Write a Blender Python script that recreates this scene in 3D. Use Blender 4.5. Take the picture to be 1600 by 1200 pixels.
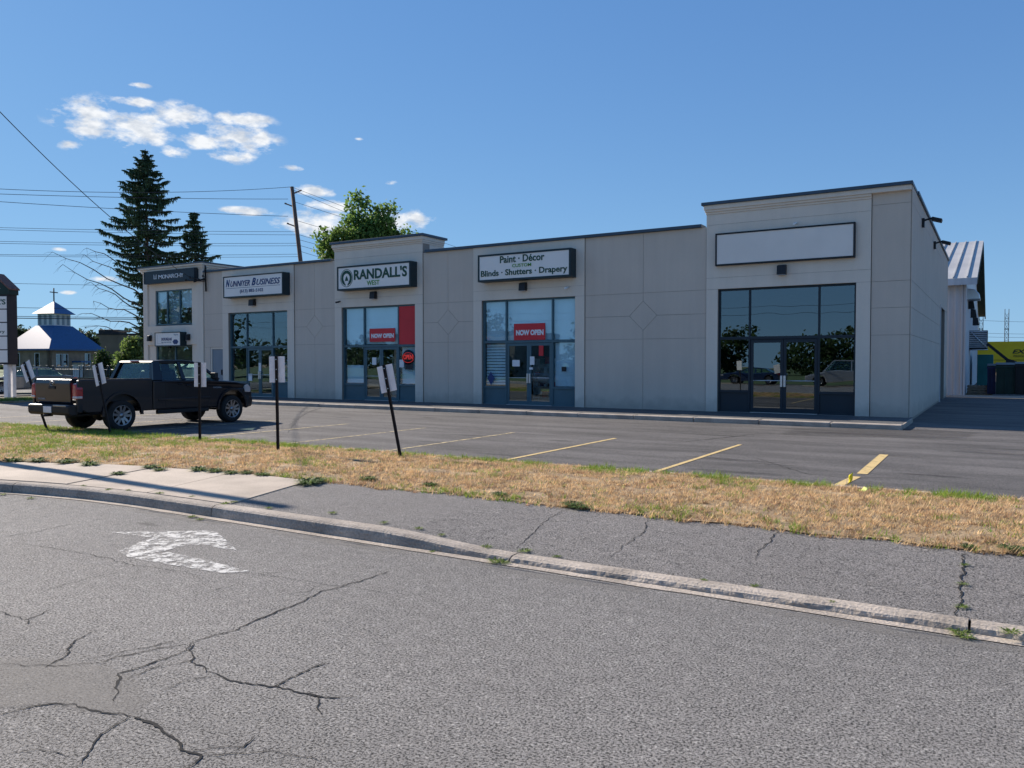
import bpy, bmesh, math, random
from mathutils import Vector, Matrix, noise as mnoise
random.seed(7)
R = math.radians
sc = bpy.context.scene
for o in list(bpy.data.objects): bpy.data.objects.remove(o)
COL = sc.collection

# ------------------------------------------------------------------ camera
FPX = 1240.0; YAW = R(31.35); PITCH = math.atan(33/FPX); EYE = 1.72
cd = bpy.data.cameras.new('camera'); cam = bpy.data.objects.new('camera', cd); COL.objects.link(cam)
cd.sensor_width = 36; cd.lens = 36*FPX/1600; cd.clip_start = .05; cd.clip_end = 6000
cam.location = (0, 0, EYE); cam.rotation_euler = (math.pi/2-PITCH, 0, YAW)
sc.camera = cam
_f = Vector((-math.sin(YAW)*math.cos(PITCH), math.cos(YAW)*math.cos(PITCH), -math.sin(PITCH)))
_r = Vector((math.cos(YAW), math.sin(YAW), 0)); _u = _r.cross(_f)
def ray(x, y): return _f + _r*((x-800)/FPX) + _u*((600-y)/FPX)
def G(x, y, z=0):                      # point of the level z seen at photo pixel x, y
    d = ray(x, y); t = (z-EYE)/d.z; return (d.x*t, d.y*t)
def F(x, y, Y=25.0):                   # point (X, Z) of the upright plane at depth Y
    d = ray(x, y); t = Y/d.y; return (d.x*t, EYE+d.z*t)
def A(x, y, d):
    v = ray(x, y)*d; return Vector((v.x, v.y, EYE+v.z))

# ------------------------------------------------------------------ sun, sky, exposure
SUN_EL = R(30.5); #                     # horizontal direction towards the sun
sdx, sdy = -.985, .17
n_ = math.hypot(sdx, sdy); sdx /= n_; sdy /= n_
sv = Vector((sdx*math.cos(SUN_EL), sdy*math.cos(SUN_EL), math.sin(SUN_EL)))
ld = bpy.data.lights.new('sun', 'SUN'); ld.energy = 4.7; ld.angle = R(.5); ld.color = (1, .90, .78)
sun = bpy.data.objects.new('sun', ld); COL.objects.link(sun); sun.rotation_euler = sv.to_track_quat('Z', 'Y').to_euler()
sc.view_settings.view_transform = 'Standard'; sc.view_settings.look = 'None'
sc.view_settings.exposure = 0.86; sc.view_settings.gamma = 1
W = bpy.data.worlds.new('World'); sc.world = W; W.use_nodes = True
nt = W.node_tree; nt.nodes.clear(); N = nt.nodes; L = nt.links
def mth(op, a, b=None, c=None, clamp=False):
    n = N.new('ShaderNodeMath'); n.operation = op; n.use_clamp = clamp
    for i, v in enumerate((a, b, c)):
        if v is None: continue
        if isinstance(v, (int, float)): n.inputs[i].default_value = v
        else: L.new(v, n.inputs[i])
    return n.outputs[0]
sky = N.new('ShaderNodeTexSky'); sky.sky_type = 'NISHITA'; sky.sun_disc = False
sky.sun_elevation = SUN_EL; sky.sun_rotation = math.atan2(sdx, sdy); sky.air_density = 1.0; sky.dust_density = .1; sky.ozone_density = 1.6
tc = N.new('ShaderNodeTexCoord'); sp = N.new('ShaderNodeSeparateXYZ'); L.new(tc.outputs['Generated'], sp.inputs[0])
az = mth('ARCTAN2', sp.outputs[0], sp.outputs[1]); el = mth('ARCSINE', sp.outputs[2])
mp = N.new('ShaderNodeMapping'); mp.inputs['Scale'].default_value = (1, 1, 2.2); L.new(tc.outputs['Generated'], mp.inputs[0])
nz = N.new('ShaderNodeTexNoise'); nz.inputs['Scale'].default_value = 26; nz.inputs['Detail'].default_value = 9; nz.inputs['Roughness'].default_value = .62
L.new(mp.outputs[0], nz.inputs[0])
nzv = mth('MULTIPLY', mth('SUBTRACT', nz.outputs[0], .5), 3.4)
def azel(x, y):
    d = ray(x, y).normalized(); return math.atan2(d.x, d.y), math.asin(d.z)
best = None
for (cx, cy, rx, ry) in [(150, 190, 62, 34), (205, 196, 60, 34), (285, 180, 44, 18), (380, 187, 44, 11), (372, 217, 56, 20), (325, 222, 40, 12), (362, 244, 32, 11), (270, 238, 22, 10),
                         (208, 160, 34, 8), (110, 225, 20, 9), (505, 350, 56, 18), (470, 352, 40, 12), (655, 343, 30, 13), (610, 346, 50, 14), (492, 298, 34, 8), (455, 262, 18, 5), (560, 217, 9, 3),
                         (612, 286, 12, 5), (165, 436, 32, 5), (385, 330, 36, 6), (95, 390, 14, 4), (110, 457, 14, 3), (520, 322, 40, 8), (215, 132, 18, 5)]:
    a0, e0 = azel(cx, cy); a1, _ = azel(cx+rx, cy); _, e1 = azel(cx, cy-ry)
    dx = mth('DIVIDE', mth('SUBTRACT', az, a0), abs(a1-a0)*1.15); dy = mth('DIVIDE', mth('SUBTRACT', el, e0), abs(e1-e0)*1.15)
    dd = mth('SUBTRACT', 1.0, mth('SQRT', mth('ADD', mth('MULTIPLY', dx, dx), mth('MULTIPLY', dy, dy))))
    best = dd if best is None else mth('MAXIMUM', best, dd)
den = mth('MULTIPLY', mth('ADD', best, nzv), 1.5, clamp=True)
den = mth('MULTIPLY', den, mth('MULTIPLY', mth('ADD', best, .25), 3.0, clamp=True))
cm = N.new('ShaderNodeMixRGB'); L.new(mth('MULTIPLY', den, .93), cm.inputs[0])
nz2 = N.new('ShaderNodeTexNoise'); nz2.inputs['Scale'].default_value = 60; nz2.inputs['Detail'].default_value = 6; L.new(mp.outputs[0], nz2.inputs[0])
cr = N.new('ShaderNodeValToRGB'); cr.color_ramp.elements[0].position = .35; cr.color_ramp.elements[1].position = .6
cr.color_ramp.elements[0].color = (5.4, 5.8, 6.4, 1); cr.color_ramp.elements[1].color = (8.2, 8.3, 8.4, 1); L.new(nz2.outputs[0], cr.inputs[0])
# the photograph holds the sky's range in: each channel is compressed, then balanced
ssp = N.new('ShaderNodeSeparateColor'); L.new(sky.outputs[0], ssp.inputs[0]); hs = N.new('ShaderNodeCombineColor')
for k, (ex, ti) in enumerate(((.56, .76), (.49, 1.47), (.36, 3.02))): L.new(mth('MULTIPLY', mth('POWER', ssp.outputs[k], ex), ti), hs.inputs[k])
hz = N.new('ShaderNodeMixRGB'); hz.inputs[2].default_value = (3.1, 5.4, 7.7, 1)          # paler towards the horizon all round
L.new(mth('MULTIPLY', mth('POWER', mth('SUBTRACT', 1.0, sp.outputs[2], clamp=True), 6.0), .55), hz.inputs[0]); L.new(hs.outputs[0], hz.inputs[1]); L.new(hz.outputs[0], cm.inputs[1]); L.new(cr.outputs[0], cm.inputs[2])
bg = N.new('ShaderNodeBackground'); bg.inputs[1].default_value = .066; L.new(cm.outputs[0], bg.inputs[0])
wo = N.new('ShaderNodeOutputWorld'); L.new(bg.outputs[0], wo.inputs[0])
sc.render.engine = 'CYCLES'; sc.cycles.max_bounces = 8; sc.cycles.transparent_max_bounces = 12

# ------------------------------------------------------------------ materials
def newmat(name):
    m = bpy.data.materials.new(name); m.use_nodes = True; t = m.node_tree
    return m, t, t.nodes['Principled BSDF']
def mat(name, col, rough=.8, var=.12, scale=2.0, bump=0, bscale=40, metal=0, spec=.4, fine=0, emit=0, stretch=None, coat=0):
    m, t, b = newmat(name); b.inputs['Roughness'].default_value = rough; b.inputs['Metallic'].default_value = metal
    b.inputs['Specular IOR Level'].default_value = spec; b.inputs['Coat Weight'].default_value = coat
    tcn = t.nodes.new('ShaderNodeTexCoord'); src = tcn.outputs['Object']
    if stretch:
        mpn = t.nodes.new('ShaderNodeMapping'); mpn.inputs['Scale'].default_value = stretch; t.links.new(src, mpn.inputs[0]); src = mpn.outputs[0]
    if var or fine:
        n = t.nodes.new('ShaderNodeTexNoise'); n.inputs['Scale'].default_value = scale; n.inputs['Detail'].default_value = 6; t.links.new(src, n.inputs[0])
        r = t.nodes.new('ShaderNodeValToRGB'); r.color_ramp.elements[0].position = .3; r.color_ramp.elements[1].position = .7
        r.color_ramp.elements[0].color = (*[c*(1-var) for c in col], 1); r.color_ramp.elements[1].color = (*[min(1, c*(1+var)) for c in col], 1)
        t.links.new(n.outputs[0], r.inputs[0]); out = r.outputs[0]
        if fine:
            n2 = t.nodes.new('ShaderNodeTexNoise'); n2.inputs['Scale'].default_value = bscale; n2.inputs['Detail'].default_value = 3; t.links.new(src, n2.inputs[0])
            r2 = t.nodes.new('ShaderNodeMapRange'); r2.inputs['From Min'].default_value = .3; r2.inputs['From Max'].default_value = .7
            r2.inputs['To Min'].default_value = 1-fine; r2.inputs['To Max'].default_value = 1+fine; t.links.new(n2.outputs[0], r2.inputs[0])
            mx = t.nodes.new('ShaderNodeMixRGB'); mx.blend_type = 'MULTIPLY'; mx.inputs[0].default_value = 1; t.links.new(out, mx.inputs[1]); t.links.new(r2.outputs[0], mx.inputs[2]); out = mx.outputs[0]
        t.links.new(out, b.inputs['Base Color'])
    else: b.inputs['Base Color'].default_value = (*col, 1)
    if bump:
        n = t.nodes.new('ShaderNodeTexNoise'); n.inputs['Scale'].default_value = bscale; n.inputs['Detail'].default_value = 4; t.links.new(src, n.inputs[0])
        bp = t.nodes.new('ShaderNodeBump'); bp.inputs['Strength'].default_value = bump; bp.inputs['Distance'].default_value = .02
        t.links.new(n.outputs[0], bp.inputs['Height']); t.links.new(bp.outputs[0], b.inputs['Normal'])
    if emit: b.inputs['Emission Color'].default_value = (*col, 1); b.inputs['Emission Strength'].default_value = emit
    return m
def stucco(name, col):
    m, t, b = newmat(name); nd = t.nodes; lk = t.links; b.inputs['Roughness'].default_value = .95; b.inputs['Specular IOR Level'].default_value = .2
    g = nd.new('ShaderNodeNewGeometry'); pos = g.outputs['Position']; outs = []
    for sc_, stre, lo, hi in ((1.0, (2.6, 2.6, .16), .955, 1.03), (1.0, (.45, .45, .5), .96, 1.035), (1.0, (60, 60, 60), .95, 1.05)):
        mp_ = nd.new('ShaderNodeMapping'); mp_.inputs['Scale'].default_value = stre; lk.new(pos, mp_.inputs[0]); n = nd.new('ShaderNodeTexNoise'); n.inputs['Scale'].default_value = sc_; n.inputs['Detail'].default_value = 7; n.inputs['Roughness'].default_value = .6; lk.new(mp_.outputs[0], n.inputs[0])
        mr = nd.new('ShaderNodeMapRange'); mr.inputs['From Min'].default_value = .32; mr.inputs['From Max'].default_value = .68; mr.inputs['To Min'].default_value = lo; mr.inputs['To Max'].default_value = hi; lk.new(n.outputs[0], mr.inputs[0]); outs.append(mr.outputs[0])
    # splash dirt along the foot of the wall
    sz = nd.new('ShaderNodeSeparateXYZ'); lk.new(pos, sz.inputs[0]); sp_ = nd.new('ShaderNodeTexNoise'); sp_.inputs['Scale'].default_value = 3; sp_.inputs['Detail'].default_value = 6; lk.new(pos, sp_.inputs[0])
    ad = nd.new('ShaderNodeMath'); ad.operation = 'MULTIPLY_ADD'; ad.inputs[1].default_value = -.7; lk.new(sp_.outputs[0], ad.inputs[0]); lk.new(sz.outputs[2], ad.inputs[2])
    mr = nd.new('ShaderNodeMapRange'); mr.inputs['From Min'].default_value = -.12; mr.inputs['From Max'].default_value = .25; mr.inputs['To Min'].default_value = .78; mr.inputs['To Max'].default_value = 1; lk.new(ad.outputs[0], mr.inputs[0]); outs.append(mr.outputs[0])
    c = None
    for o in outs:
        mx = nd.new('ShaderNodeMixRGB'); mx.blend_type = 'MULTIPLY'; mx.inputs[0].default_value = 1
        if c is None: mx.inputs[1].default_value = (*col, 1)
        else: lk.new(c, mx.inputs[1])
        lk.new(o, mx.inputs[2]); c = mx.outputs[0]
    lk.new(c, b.inputs['Base Color']); n = nd.new('ShaderNodeTexNoise'); n.inputs['Scale'].default_value = 160; lk.new(pos, n.inputs[0]); bp = nd.new('ShaderNodeBump'); bp.inputs['Strength'].default_value = .3; bp.inputs['Distance'].default_value = .01; lk.new(n.outputs[0], bp.inputs['Height']); lk.new(bp.outputs[0], b.inputs['Normal'])
    return m
def softmark(name, col, fine=90):
    """ground stain whose edge frays out; vertex colour carries how strong it is"""
    m, t, b = newmat(name); nd = t.nodes; lk = t.links; b.inputs['Roughness'].default_value = .85
    a = nd.new('ShaderNodeVertexColor'); a.layer_name = 'Col'; g = nd.new('ShaderNodeNewGeometry'); n = nd.new('ShaderNodeTexNoise'); n.inputs['Scale'].default_value = 5; n.inputs['Detail'].default_value = 9; n.inputs['Roughness'].default_value = .7; lk.new(g.outputs['Position'], n.inputs[0])
    n2 = nd.new('ShaderNodeTexNoise'); n2.inputs['Scale'].default_value = fine; n2.inputs['Detail'].default_value = 3; lk.new(g.outputs['Position'], n2.inputs[0])
    r2 = nd.new('ShaderNodeValToRGB'); r2.color_ramp.elements[0].position = .3; r2.color_ramp.elements[1].position = .7; r2.color_ramp.elements[0].color = (*[c*.7 for c in col], 1); r2.color_ramp.elements[1].color = (*[c*1.25 for c in col], 1); lk.new(n2.outputs[0], r2.inputs[0]); lk.new(r2.outputs[0], b.inputs['Base Color'])
    s1 = nd.new('ShaderNodeMath'); s1.operation = 'ADD'; lk.new(a.outputs[0], s1.inputs[0]); lk.new(n.outputs[0], s1.inputs[1])
    mr = nd.new('ShaderNodeMapRange'); mr.inputs['From Min'].default_value = .75; mr.inputs['From Max'].default_value = 1.25; mr.inputs['To Max'].default_value = .42; lk.new(s1.outputs[0], mr.inputs[0])
    tr = nd.new('ShaderNodeBsdfTransparent'); mx = nd.new('ShaderNodeMixShader'); lk.new(mr.outputs[0], mx.inputs[0]); lk.new(tr.outputs[0], mx.inputs[1]); lk.new(b.outputs[0], mx.inputs[2]); lk.new(mx.outputs[0], nd['Material Output'].inputs[0]); return m
def asphalt(name, lo, hi, cell, bump, patch=.25, tint=(1, 1, 1), streak=0, pscale=.5, lanes=False):
    m, t, b = newmat(name); nd = t.nodes; lk = t.links
    g = nd.new('ShaderNodeNewGeometry'); pos = g.outputs['Position']
    v = nd.new('ShaderNodeTexVoronoi'); v.inputs['Scale'].default_value = cell; v.inputs['Randomness'].default_value = 1; lk.new(pos, v.inputs[0])
    n = nd.new('ShaderNodeTexNoise'); n.inputs['Scale'].default_value = cell*2.2; n.inputs['Detail'].default_value = 3; n.inputs['Roughness'].default_value = .7; lk.new(pos, n.inputs[0])
    s = nd.new('ShaderNodeSeparateColor'); lk.new(v.outputs['Color'], s.inputs[0])
    def M(op, a, b_, c=None, cl=False):
        q = nd.new('ShaderNodeMath'); q.operation = op; q.use_clamp = cl
        for i, w in enumerate((a, b_, c)):
            if w is None: continue
            if isinstance(w, (int, float)): q.inputs[i].default_value = w
            else: lk.new(w, q.inputs[i])
        return q.outputs[0]
    # dark open pits between stones, a fine grain on them, and a few pale chips
    p2 = nd.new('ShaderNodeTexNoise'); p2.inputs['Scale'].default_value = cell; p2.inputs['Detail'].default_value = 5; p2.inputs['Roughness'].default_value = .72; lk.new(pos, p2.inputs[0])
    dn = nd.new('ShaderNodeTexNoise'); dn.inputs['Scale'].default_value = 9; dn.inputs['Detail'].default_value = 3; lk.new(pos, dn.inputs[0])
    pit = M('MULTIPLY', M('SUBTRACT', p2.outputs[0], M('ADD', .355, M('MULTIPLY', dn.outputs[0], .08))), 11.0, cl=True)
    grain = M('ADD', .60, M('MULTIPLY', M('SUBTRACT', n.outputs[0], .5), 1.1))
    chip = M('MULTIPLY', M('SUBTRACT', s.outputs[0], .88), 3.0, cl=True)
    val = M('ADD', M('MULTIPLY', M('MULTIPLY', pit, grain), M('ADD', .82, M('MULTIPLY', s.outputs[1], .3))), chip, cl=True)
    r = nd.new('ShaderNodeValToRGB'); r.color_ramp.elements[0].color = (*[lo*c for c in tint], 1); r.color_ramp.elements[1].color = (*[hi*c for c in tint], 1)
    r.color_ramp.elements[1].position = .9; lk.new(val, r.inputs[0])
    big = nd.new('ShaderNodeTexNoise'); big.inputs['Scale'].default_value = pscale; big.inputs['Detail'].default_value = 7; big.inputs['Roughness'].default_value = .6
    if streak:
        mm = nd.new('ShaderNodeMapping'); mm.inputs['Scale'].default_value = (.35, 1.6, 1); mm.inputs['Rotation'].default_value = (0, 0, R(4)); lk.new(pos, mm.inputs[0]); lk.new(mm.outputs[0], big.inputs[0])
    else: lk.new(pos, big.inputs[0])
    mr = nd.new('ShaderNodeMapRange'); mr.inputs['From Min'].default_value = .3; mr.inputs['From Max'].default_value = .7; mr.inputs['To Min'].default_value = 1-patch; mr.inputs['To Max'].default_value = 1+patch; lk.new(big.outputs[0], mr.inputs[0])
    fac = mr.outputs[0]
    if lanes:                          # wheel paths polished pale, a darker oily middle
        sy = nd.new('ShaderNodeSeparateXYZ'); lk.new(pos, sy.inputs[0]); yy = M('ADD', sy.outputs[1], M('MULTIPLY', dn.outputs[0], .5))
        for yc, wd_, am in ((1.35, .5, .05), (3.1, .5, .05), (2.25, .45, -.05), (5.3, .4, -.07)):
            q = M('DIVIDE', M('SUBTRACT', yy, yc+.25), wd_); g_ = M('POWER', 2.718, M('MULTIPLY', M('MULTIPLY', q, q), -1.0)); fac = M('ADD', fac, M('MULTIPLY', g_, am))
    mx = nd.new('ShaderNodeMixRGB'); mx.blend_type = 'MULTIPLY'; mx.inputs[0].default_value = 1; lk.new(r.outputs[0], mx.inputs[1]); lk.new(fac, mx.inputs[2])
    lk.new(mx.outputs[0], b.inputs['Base Color']); b.inputs['Roughness'].default_value = .85; b.inputs['Specular IOR Level'].default_value = .35
    bp = nd.new('ShaderNodeBump'); bp.inputs['Strength'].default_value = bump; bp.inputs['Distance'].default_value = .012; lk.new(val, bp.inputs['Height']); lk.new(bp.outputs[0], b.inputs['Normal'])
    return m
def worn(name, col, amount=.5, scale=14, under=None):
    """paint worn through to the surface below"""
    m, t, b = newmat(name); nd = t.nodes; lk = t.links
    g = nd.new('ShaderNodeNewGeometry'); n = nd.new('ShaderNodeTexNoise'); n.inputs['Scale'].default_value = scale; n.inputs['Detail'].default_value = 8; n.inputs['Roughness'].default_value = .85; lk.new(g.outputs['Position'], n.inputs[0])
    r = nd.new('ShaderNodeValToRGB'); r.color_ramp.elements[0].position = amount-.05; r.color_ramp.elements[1].position = amount+.05; lk.new(n.outputs[0], r.inputs[0])
    b.inputs['Base Color'].default_value = (*col, 1); b.inputs['Roughness'].default_value = .75
    tr = nd.new('ShaderNodeBsdfTransparent'); mx = nd.new('ShaderNodeMixShader'); lk.new(r.outputs[0], mx.inputs[0]); lk.new(tr.outputs[0], mx.inputs[1]); lk.new(b.outputs[0], mx.inputs[2])
    lk.new(mx.outputs[0], nd['Material Output'].inputs[0]); return m
def glass(name, tint, refl=1.0, rough=0.0):
    m, t, b = newmat(name); nd = t.nodes; lk = t.links; nd.remove(b)
    lw = nd.new('ShaderNodeLayerWeight'); lw.inputs[0].default_value = .5          # same from either side of the pane
    pw = nd.new('ShaderNodeMath'); pw.operation = 'POWER'; pw.inputs[1].default_value = 4.0; lk.new(lw.outputs['Facing'], pw.inputs[0])
    q = nd.new('ShaderNodeMath'); q.operation = 'MULTIPLY_ADD'; q.use_clamp = True; q.inputs[1].default_value = .8; q.inputs[2].default_value = .05*refl; lk.new(pw.outputs[0], q.inputs[0])
    tr = nd.new('ShaderNodeBsdfTransparent'); tr.inputs[0].default_value = (*tint, 1)
    gl = nd.new('ShaderNodeBsdfGlossy'); gl.inputs['Roughness'].default_value = rough; gl.inputs['Color'].default_value = (.8, .93, 1, 1)
    tcn = nd.new('ShaderNodeTexCoord'); nn = nd.new('ShaderNodeTexNoise'); nn.inputs['Scale'].default_value = .9; nn.inputs['Detail'].default_value = 1; lk.new(tcn.outputs['Object'], nn.inputs[0])
    bp = nd.new('ShaderNodeBump'); bp.inputs['Strength'].default_value = .05; bp.inputs['Distance'].default_value = .05; lk.new(nn.outputs[0], bp.inputs['Height']); lk.new(bp.outputs[0], gl.inputs['Normal'])
    mx = nd.new('ShaderNodeMixShader'); lk.new(q.outputs[0], mx.inputs[0]); lk.new(tr.outputs[0], mx.inputs[1]); lk.new(gl.outputs[0], mx.inputs[2])
    lk.new(mx.outputs[0], nd['Material Output'].inputs[0]); return m
def attrmat(name, rough=.7, trans=.35):
    m, t, b = newmat(name); nd = t.nodes; lk = t.links
    a = nd.new('ShaderNodeVertexColor'); a.layer_name = 'Col'; lk.new(a.outputs[0], b.inputs['Base Color']); b.inputs['Roughness'].default_value = rough; b.inputs['Specular IOR Level'].default_value = .25
    if trans:
        tl = nd.new('ShaderNodeBsdfTranslucent'); lk.new(a.outputs[0], tl.inputs[0]); mx = nd.new('ShaderNodeMixShader'); mx.inputs[0].default_value = trans
        lk.new(b.outputs[0], mx.inputs[1]); lk.new(tl.outputs[0], mx.inputs[2]); lk.new(mx.outputs[0], nd['Material Output'].inputs[0])
    return m
M = {}
M['road'] = asphalt('road_asphalt', .010, .48, 74, 1.0, .07, (1, .945, .885), lanes=True)
M['path'] = asphalt('path_asphalt', .02, .43, 75, 1.0, .08, (1, .93, .87))
M['lot'] = asphalt('lot_asphalt', .04, .175, 60, .5, .42, (1, .93, .88), 1, .8)
M['walkway'] = asphalt('walkway_asphalt', .04, .15, 60, .4, .2)
M['patch'] = asphalt('smooth_patch', .12, .26, 140, .3, .15, (1, .96, .9))
M['concrete'] = mat('concrete', (.41, .345, .28), .9, .18, 1.6, .35, 60, fine=.14)
M['kerb'] = mat('kerb_concrete', (.36, .31, .26), .95, .25, 3.0, .6, 45, fine=.22)
M['soil'] = mat('verge_soil', (.30, .215, .125), .95, .35, 3.5, .8, 30, fine=.3)
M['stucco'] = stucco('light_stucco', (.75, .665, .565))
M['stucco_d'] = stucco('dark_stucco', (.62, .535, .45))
M['groove'] = mat('groove', (.30, .26, .22), .95, 0)
M['coping'] = mat('coping_metal', (.055, .085, .12), .45, .12, 1.5, 0, 40, metal=.3)
M['frame'] = mat('blue_aluminium', (.075, .14, .17), .45, .08, 2, metal=.2)
M['frame_d'] = mat('dark_aluminium', (.018, .030, .042), .45, .08, 2, metal=.2)
M['alu'] = mat('brushed_metal', (.6, .62, .64), .35, .05, 5, metal=.9)
M['black'] = mat('black_metal', (.012, .014, .018), .5, .1, 3)
M['sign_face'] = mat('sign_face', (.82, .79, .75), .5, .03, 1.5)
M['blank_face'] = mat('blank_sign_face', (.80, .75, .69), .6, .08, .6)
M['sign_frame'] = mat('sign_frame', (.012, .03, .038), .5, .1, 2)
M['green_txt'] = mat('dark_green', (.010, .065, .04), .5, 0)
M['lime_txt'] = mat('leaf_green', (.10, .30, .05), .5, 0)
M['navy_txt'] = mat('navy', (.015, .045, .16), .5, 0)
M['grey_txt'] = mat('grey_text', (.35, .38, .42), .5, 0)
M['white_txt'] = mat('white_text', (.75, .78, .8), .5, 0)
M['red'] = mat('red_vinyl', (.62, .03, .04), .5, .08, 1.5)
M['blind'] = mat('white_blind', (.92, .92, .92), .8, .05, 2)
M['paper'] = mat('paper', (.75, .76, .76), .8, 0)
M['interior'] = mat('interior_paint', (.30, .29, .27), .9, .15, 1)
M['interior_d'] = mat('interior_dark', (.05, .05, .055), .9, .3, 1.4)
M['glass_clear'] = glass('window_glass', (.84, .93, .96), 2.0)
M['glass_dark'] = glass('dark_window_glass', (.16, .24, .30), 3.2)
M['car_glass'] = glass('car_glass', (.84, .93, .90), .8)
M['plate'] = mat('sheet_aluminium', (.75, .74, .74), .6, .1, 6)
M['rust'] = mat('post_steel', (.02, .016, .015), .8, .3, 12)
M['paint_black'] = mat('black_paint', (.004, .005, .010), .3, 0, metal=0, spec=.4, coat=.3)
M['trim'] = mat('black_plastic', (.014, .014, .016), .6, .1, 6)
M['chrome'] = mat('chrome', (.30, .31, .33), .35, .1, 20, metal=1)
M['rubber'] = mat('tyre_rubber', (.018, .018, .019), .85, .2, 8, .3, 80)
M['tail'] = mat('red_lens', (.35, .015, .02), .2, .2, 14, coat=1)
M['amber'] = mat('clear_lens', (.55, .50, .48), .2, .1, 12, coat=1)
M['wood_pole'] = mat('weathered_pole', (.13, .085, .065), .9, .25, 2, .4, 20, stretch=(1, 1, .1))
M['wire'] = mat('wire', (.03, .035, .045), .6, 0)
M['bark'] = mat('bark', (.07, .055, .045), .95, .3, 4, .6, 20)
M['white_metal'] = mat('white_corrugated', (.55, .56, .58), .5, .14, .8, 0, stretch=(3, 3, .3))
M['roof_metal'] = mat('roof_steel', (.46, .45, .43), .45, .1, .5, metal=.25)
M['soffit'] = mat('dark_green_soffit', (.05, .065, .055), .8, .15, 1)
M['yellow'] = mat('yellow_paint', (1.0, .62, .02), .55, .08, 1)
M['teal'] = mat('teal_paint', (.02, .16, .15), .6, .15, 1)
M['bin_green'] = mat('bin_green', (.008, .03, .025), .6, .25, 1.5)
M['bin_blue'] = mat('bin_blue', (.010, .012, .055), .6, .25, 1.5)
M['wood'] = mat('pallet_wood', (.22, .16, .11), .9, .3, 6, stretch=(1, 6, 6))
M['line'] = worn('yellow_line_paint', (.60, .44, .19), .42, 11)
M['line_old'] = worn('faded_line_paint', (.56, .45, .25), .47, 9)
M['arrow'] = worn('white_road_paint', (.50, .49, .465), .50, 8)
M['brick_roof'] = mat('blue_shingle', (.015, .075, .20), .34, .15, 6)
M['stone'] = mat('church_stone', (.22, .165, .12), .9, .25, 1.4, .4, 6)
M['brown'] = mat('brown_wall', (.16, .12, .09), .9, .15, .6)
M['grass'] = attrmat('grass_blades', .75, .4)
M['leaf'] = attrmat('leaves', .6, .5)
M['needle'] = attrmat('needles', .8, .1)

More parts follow.
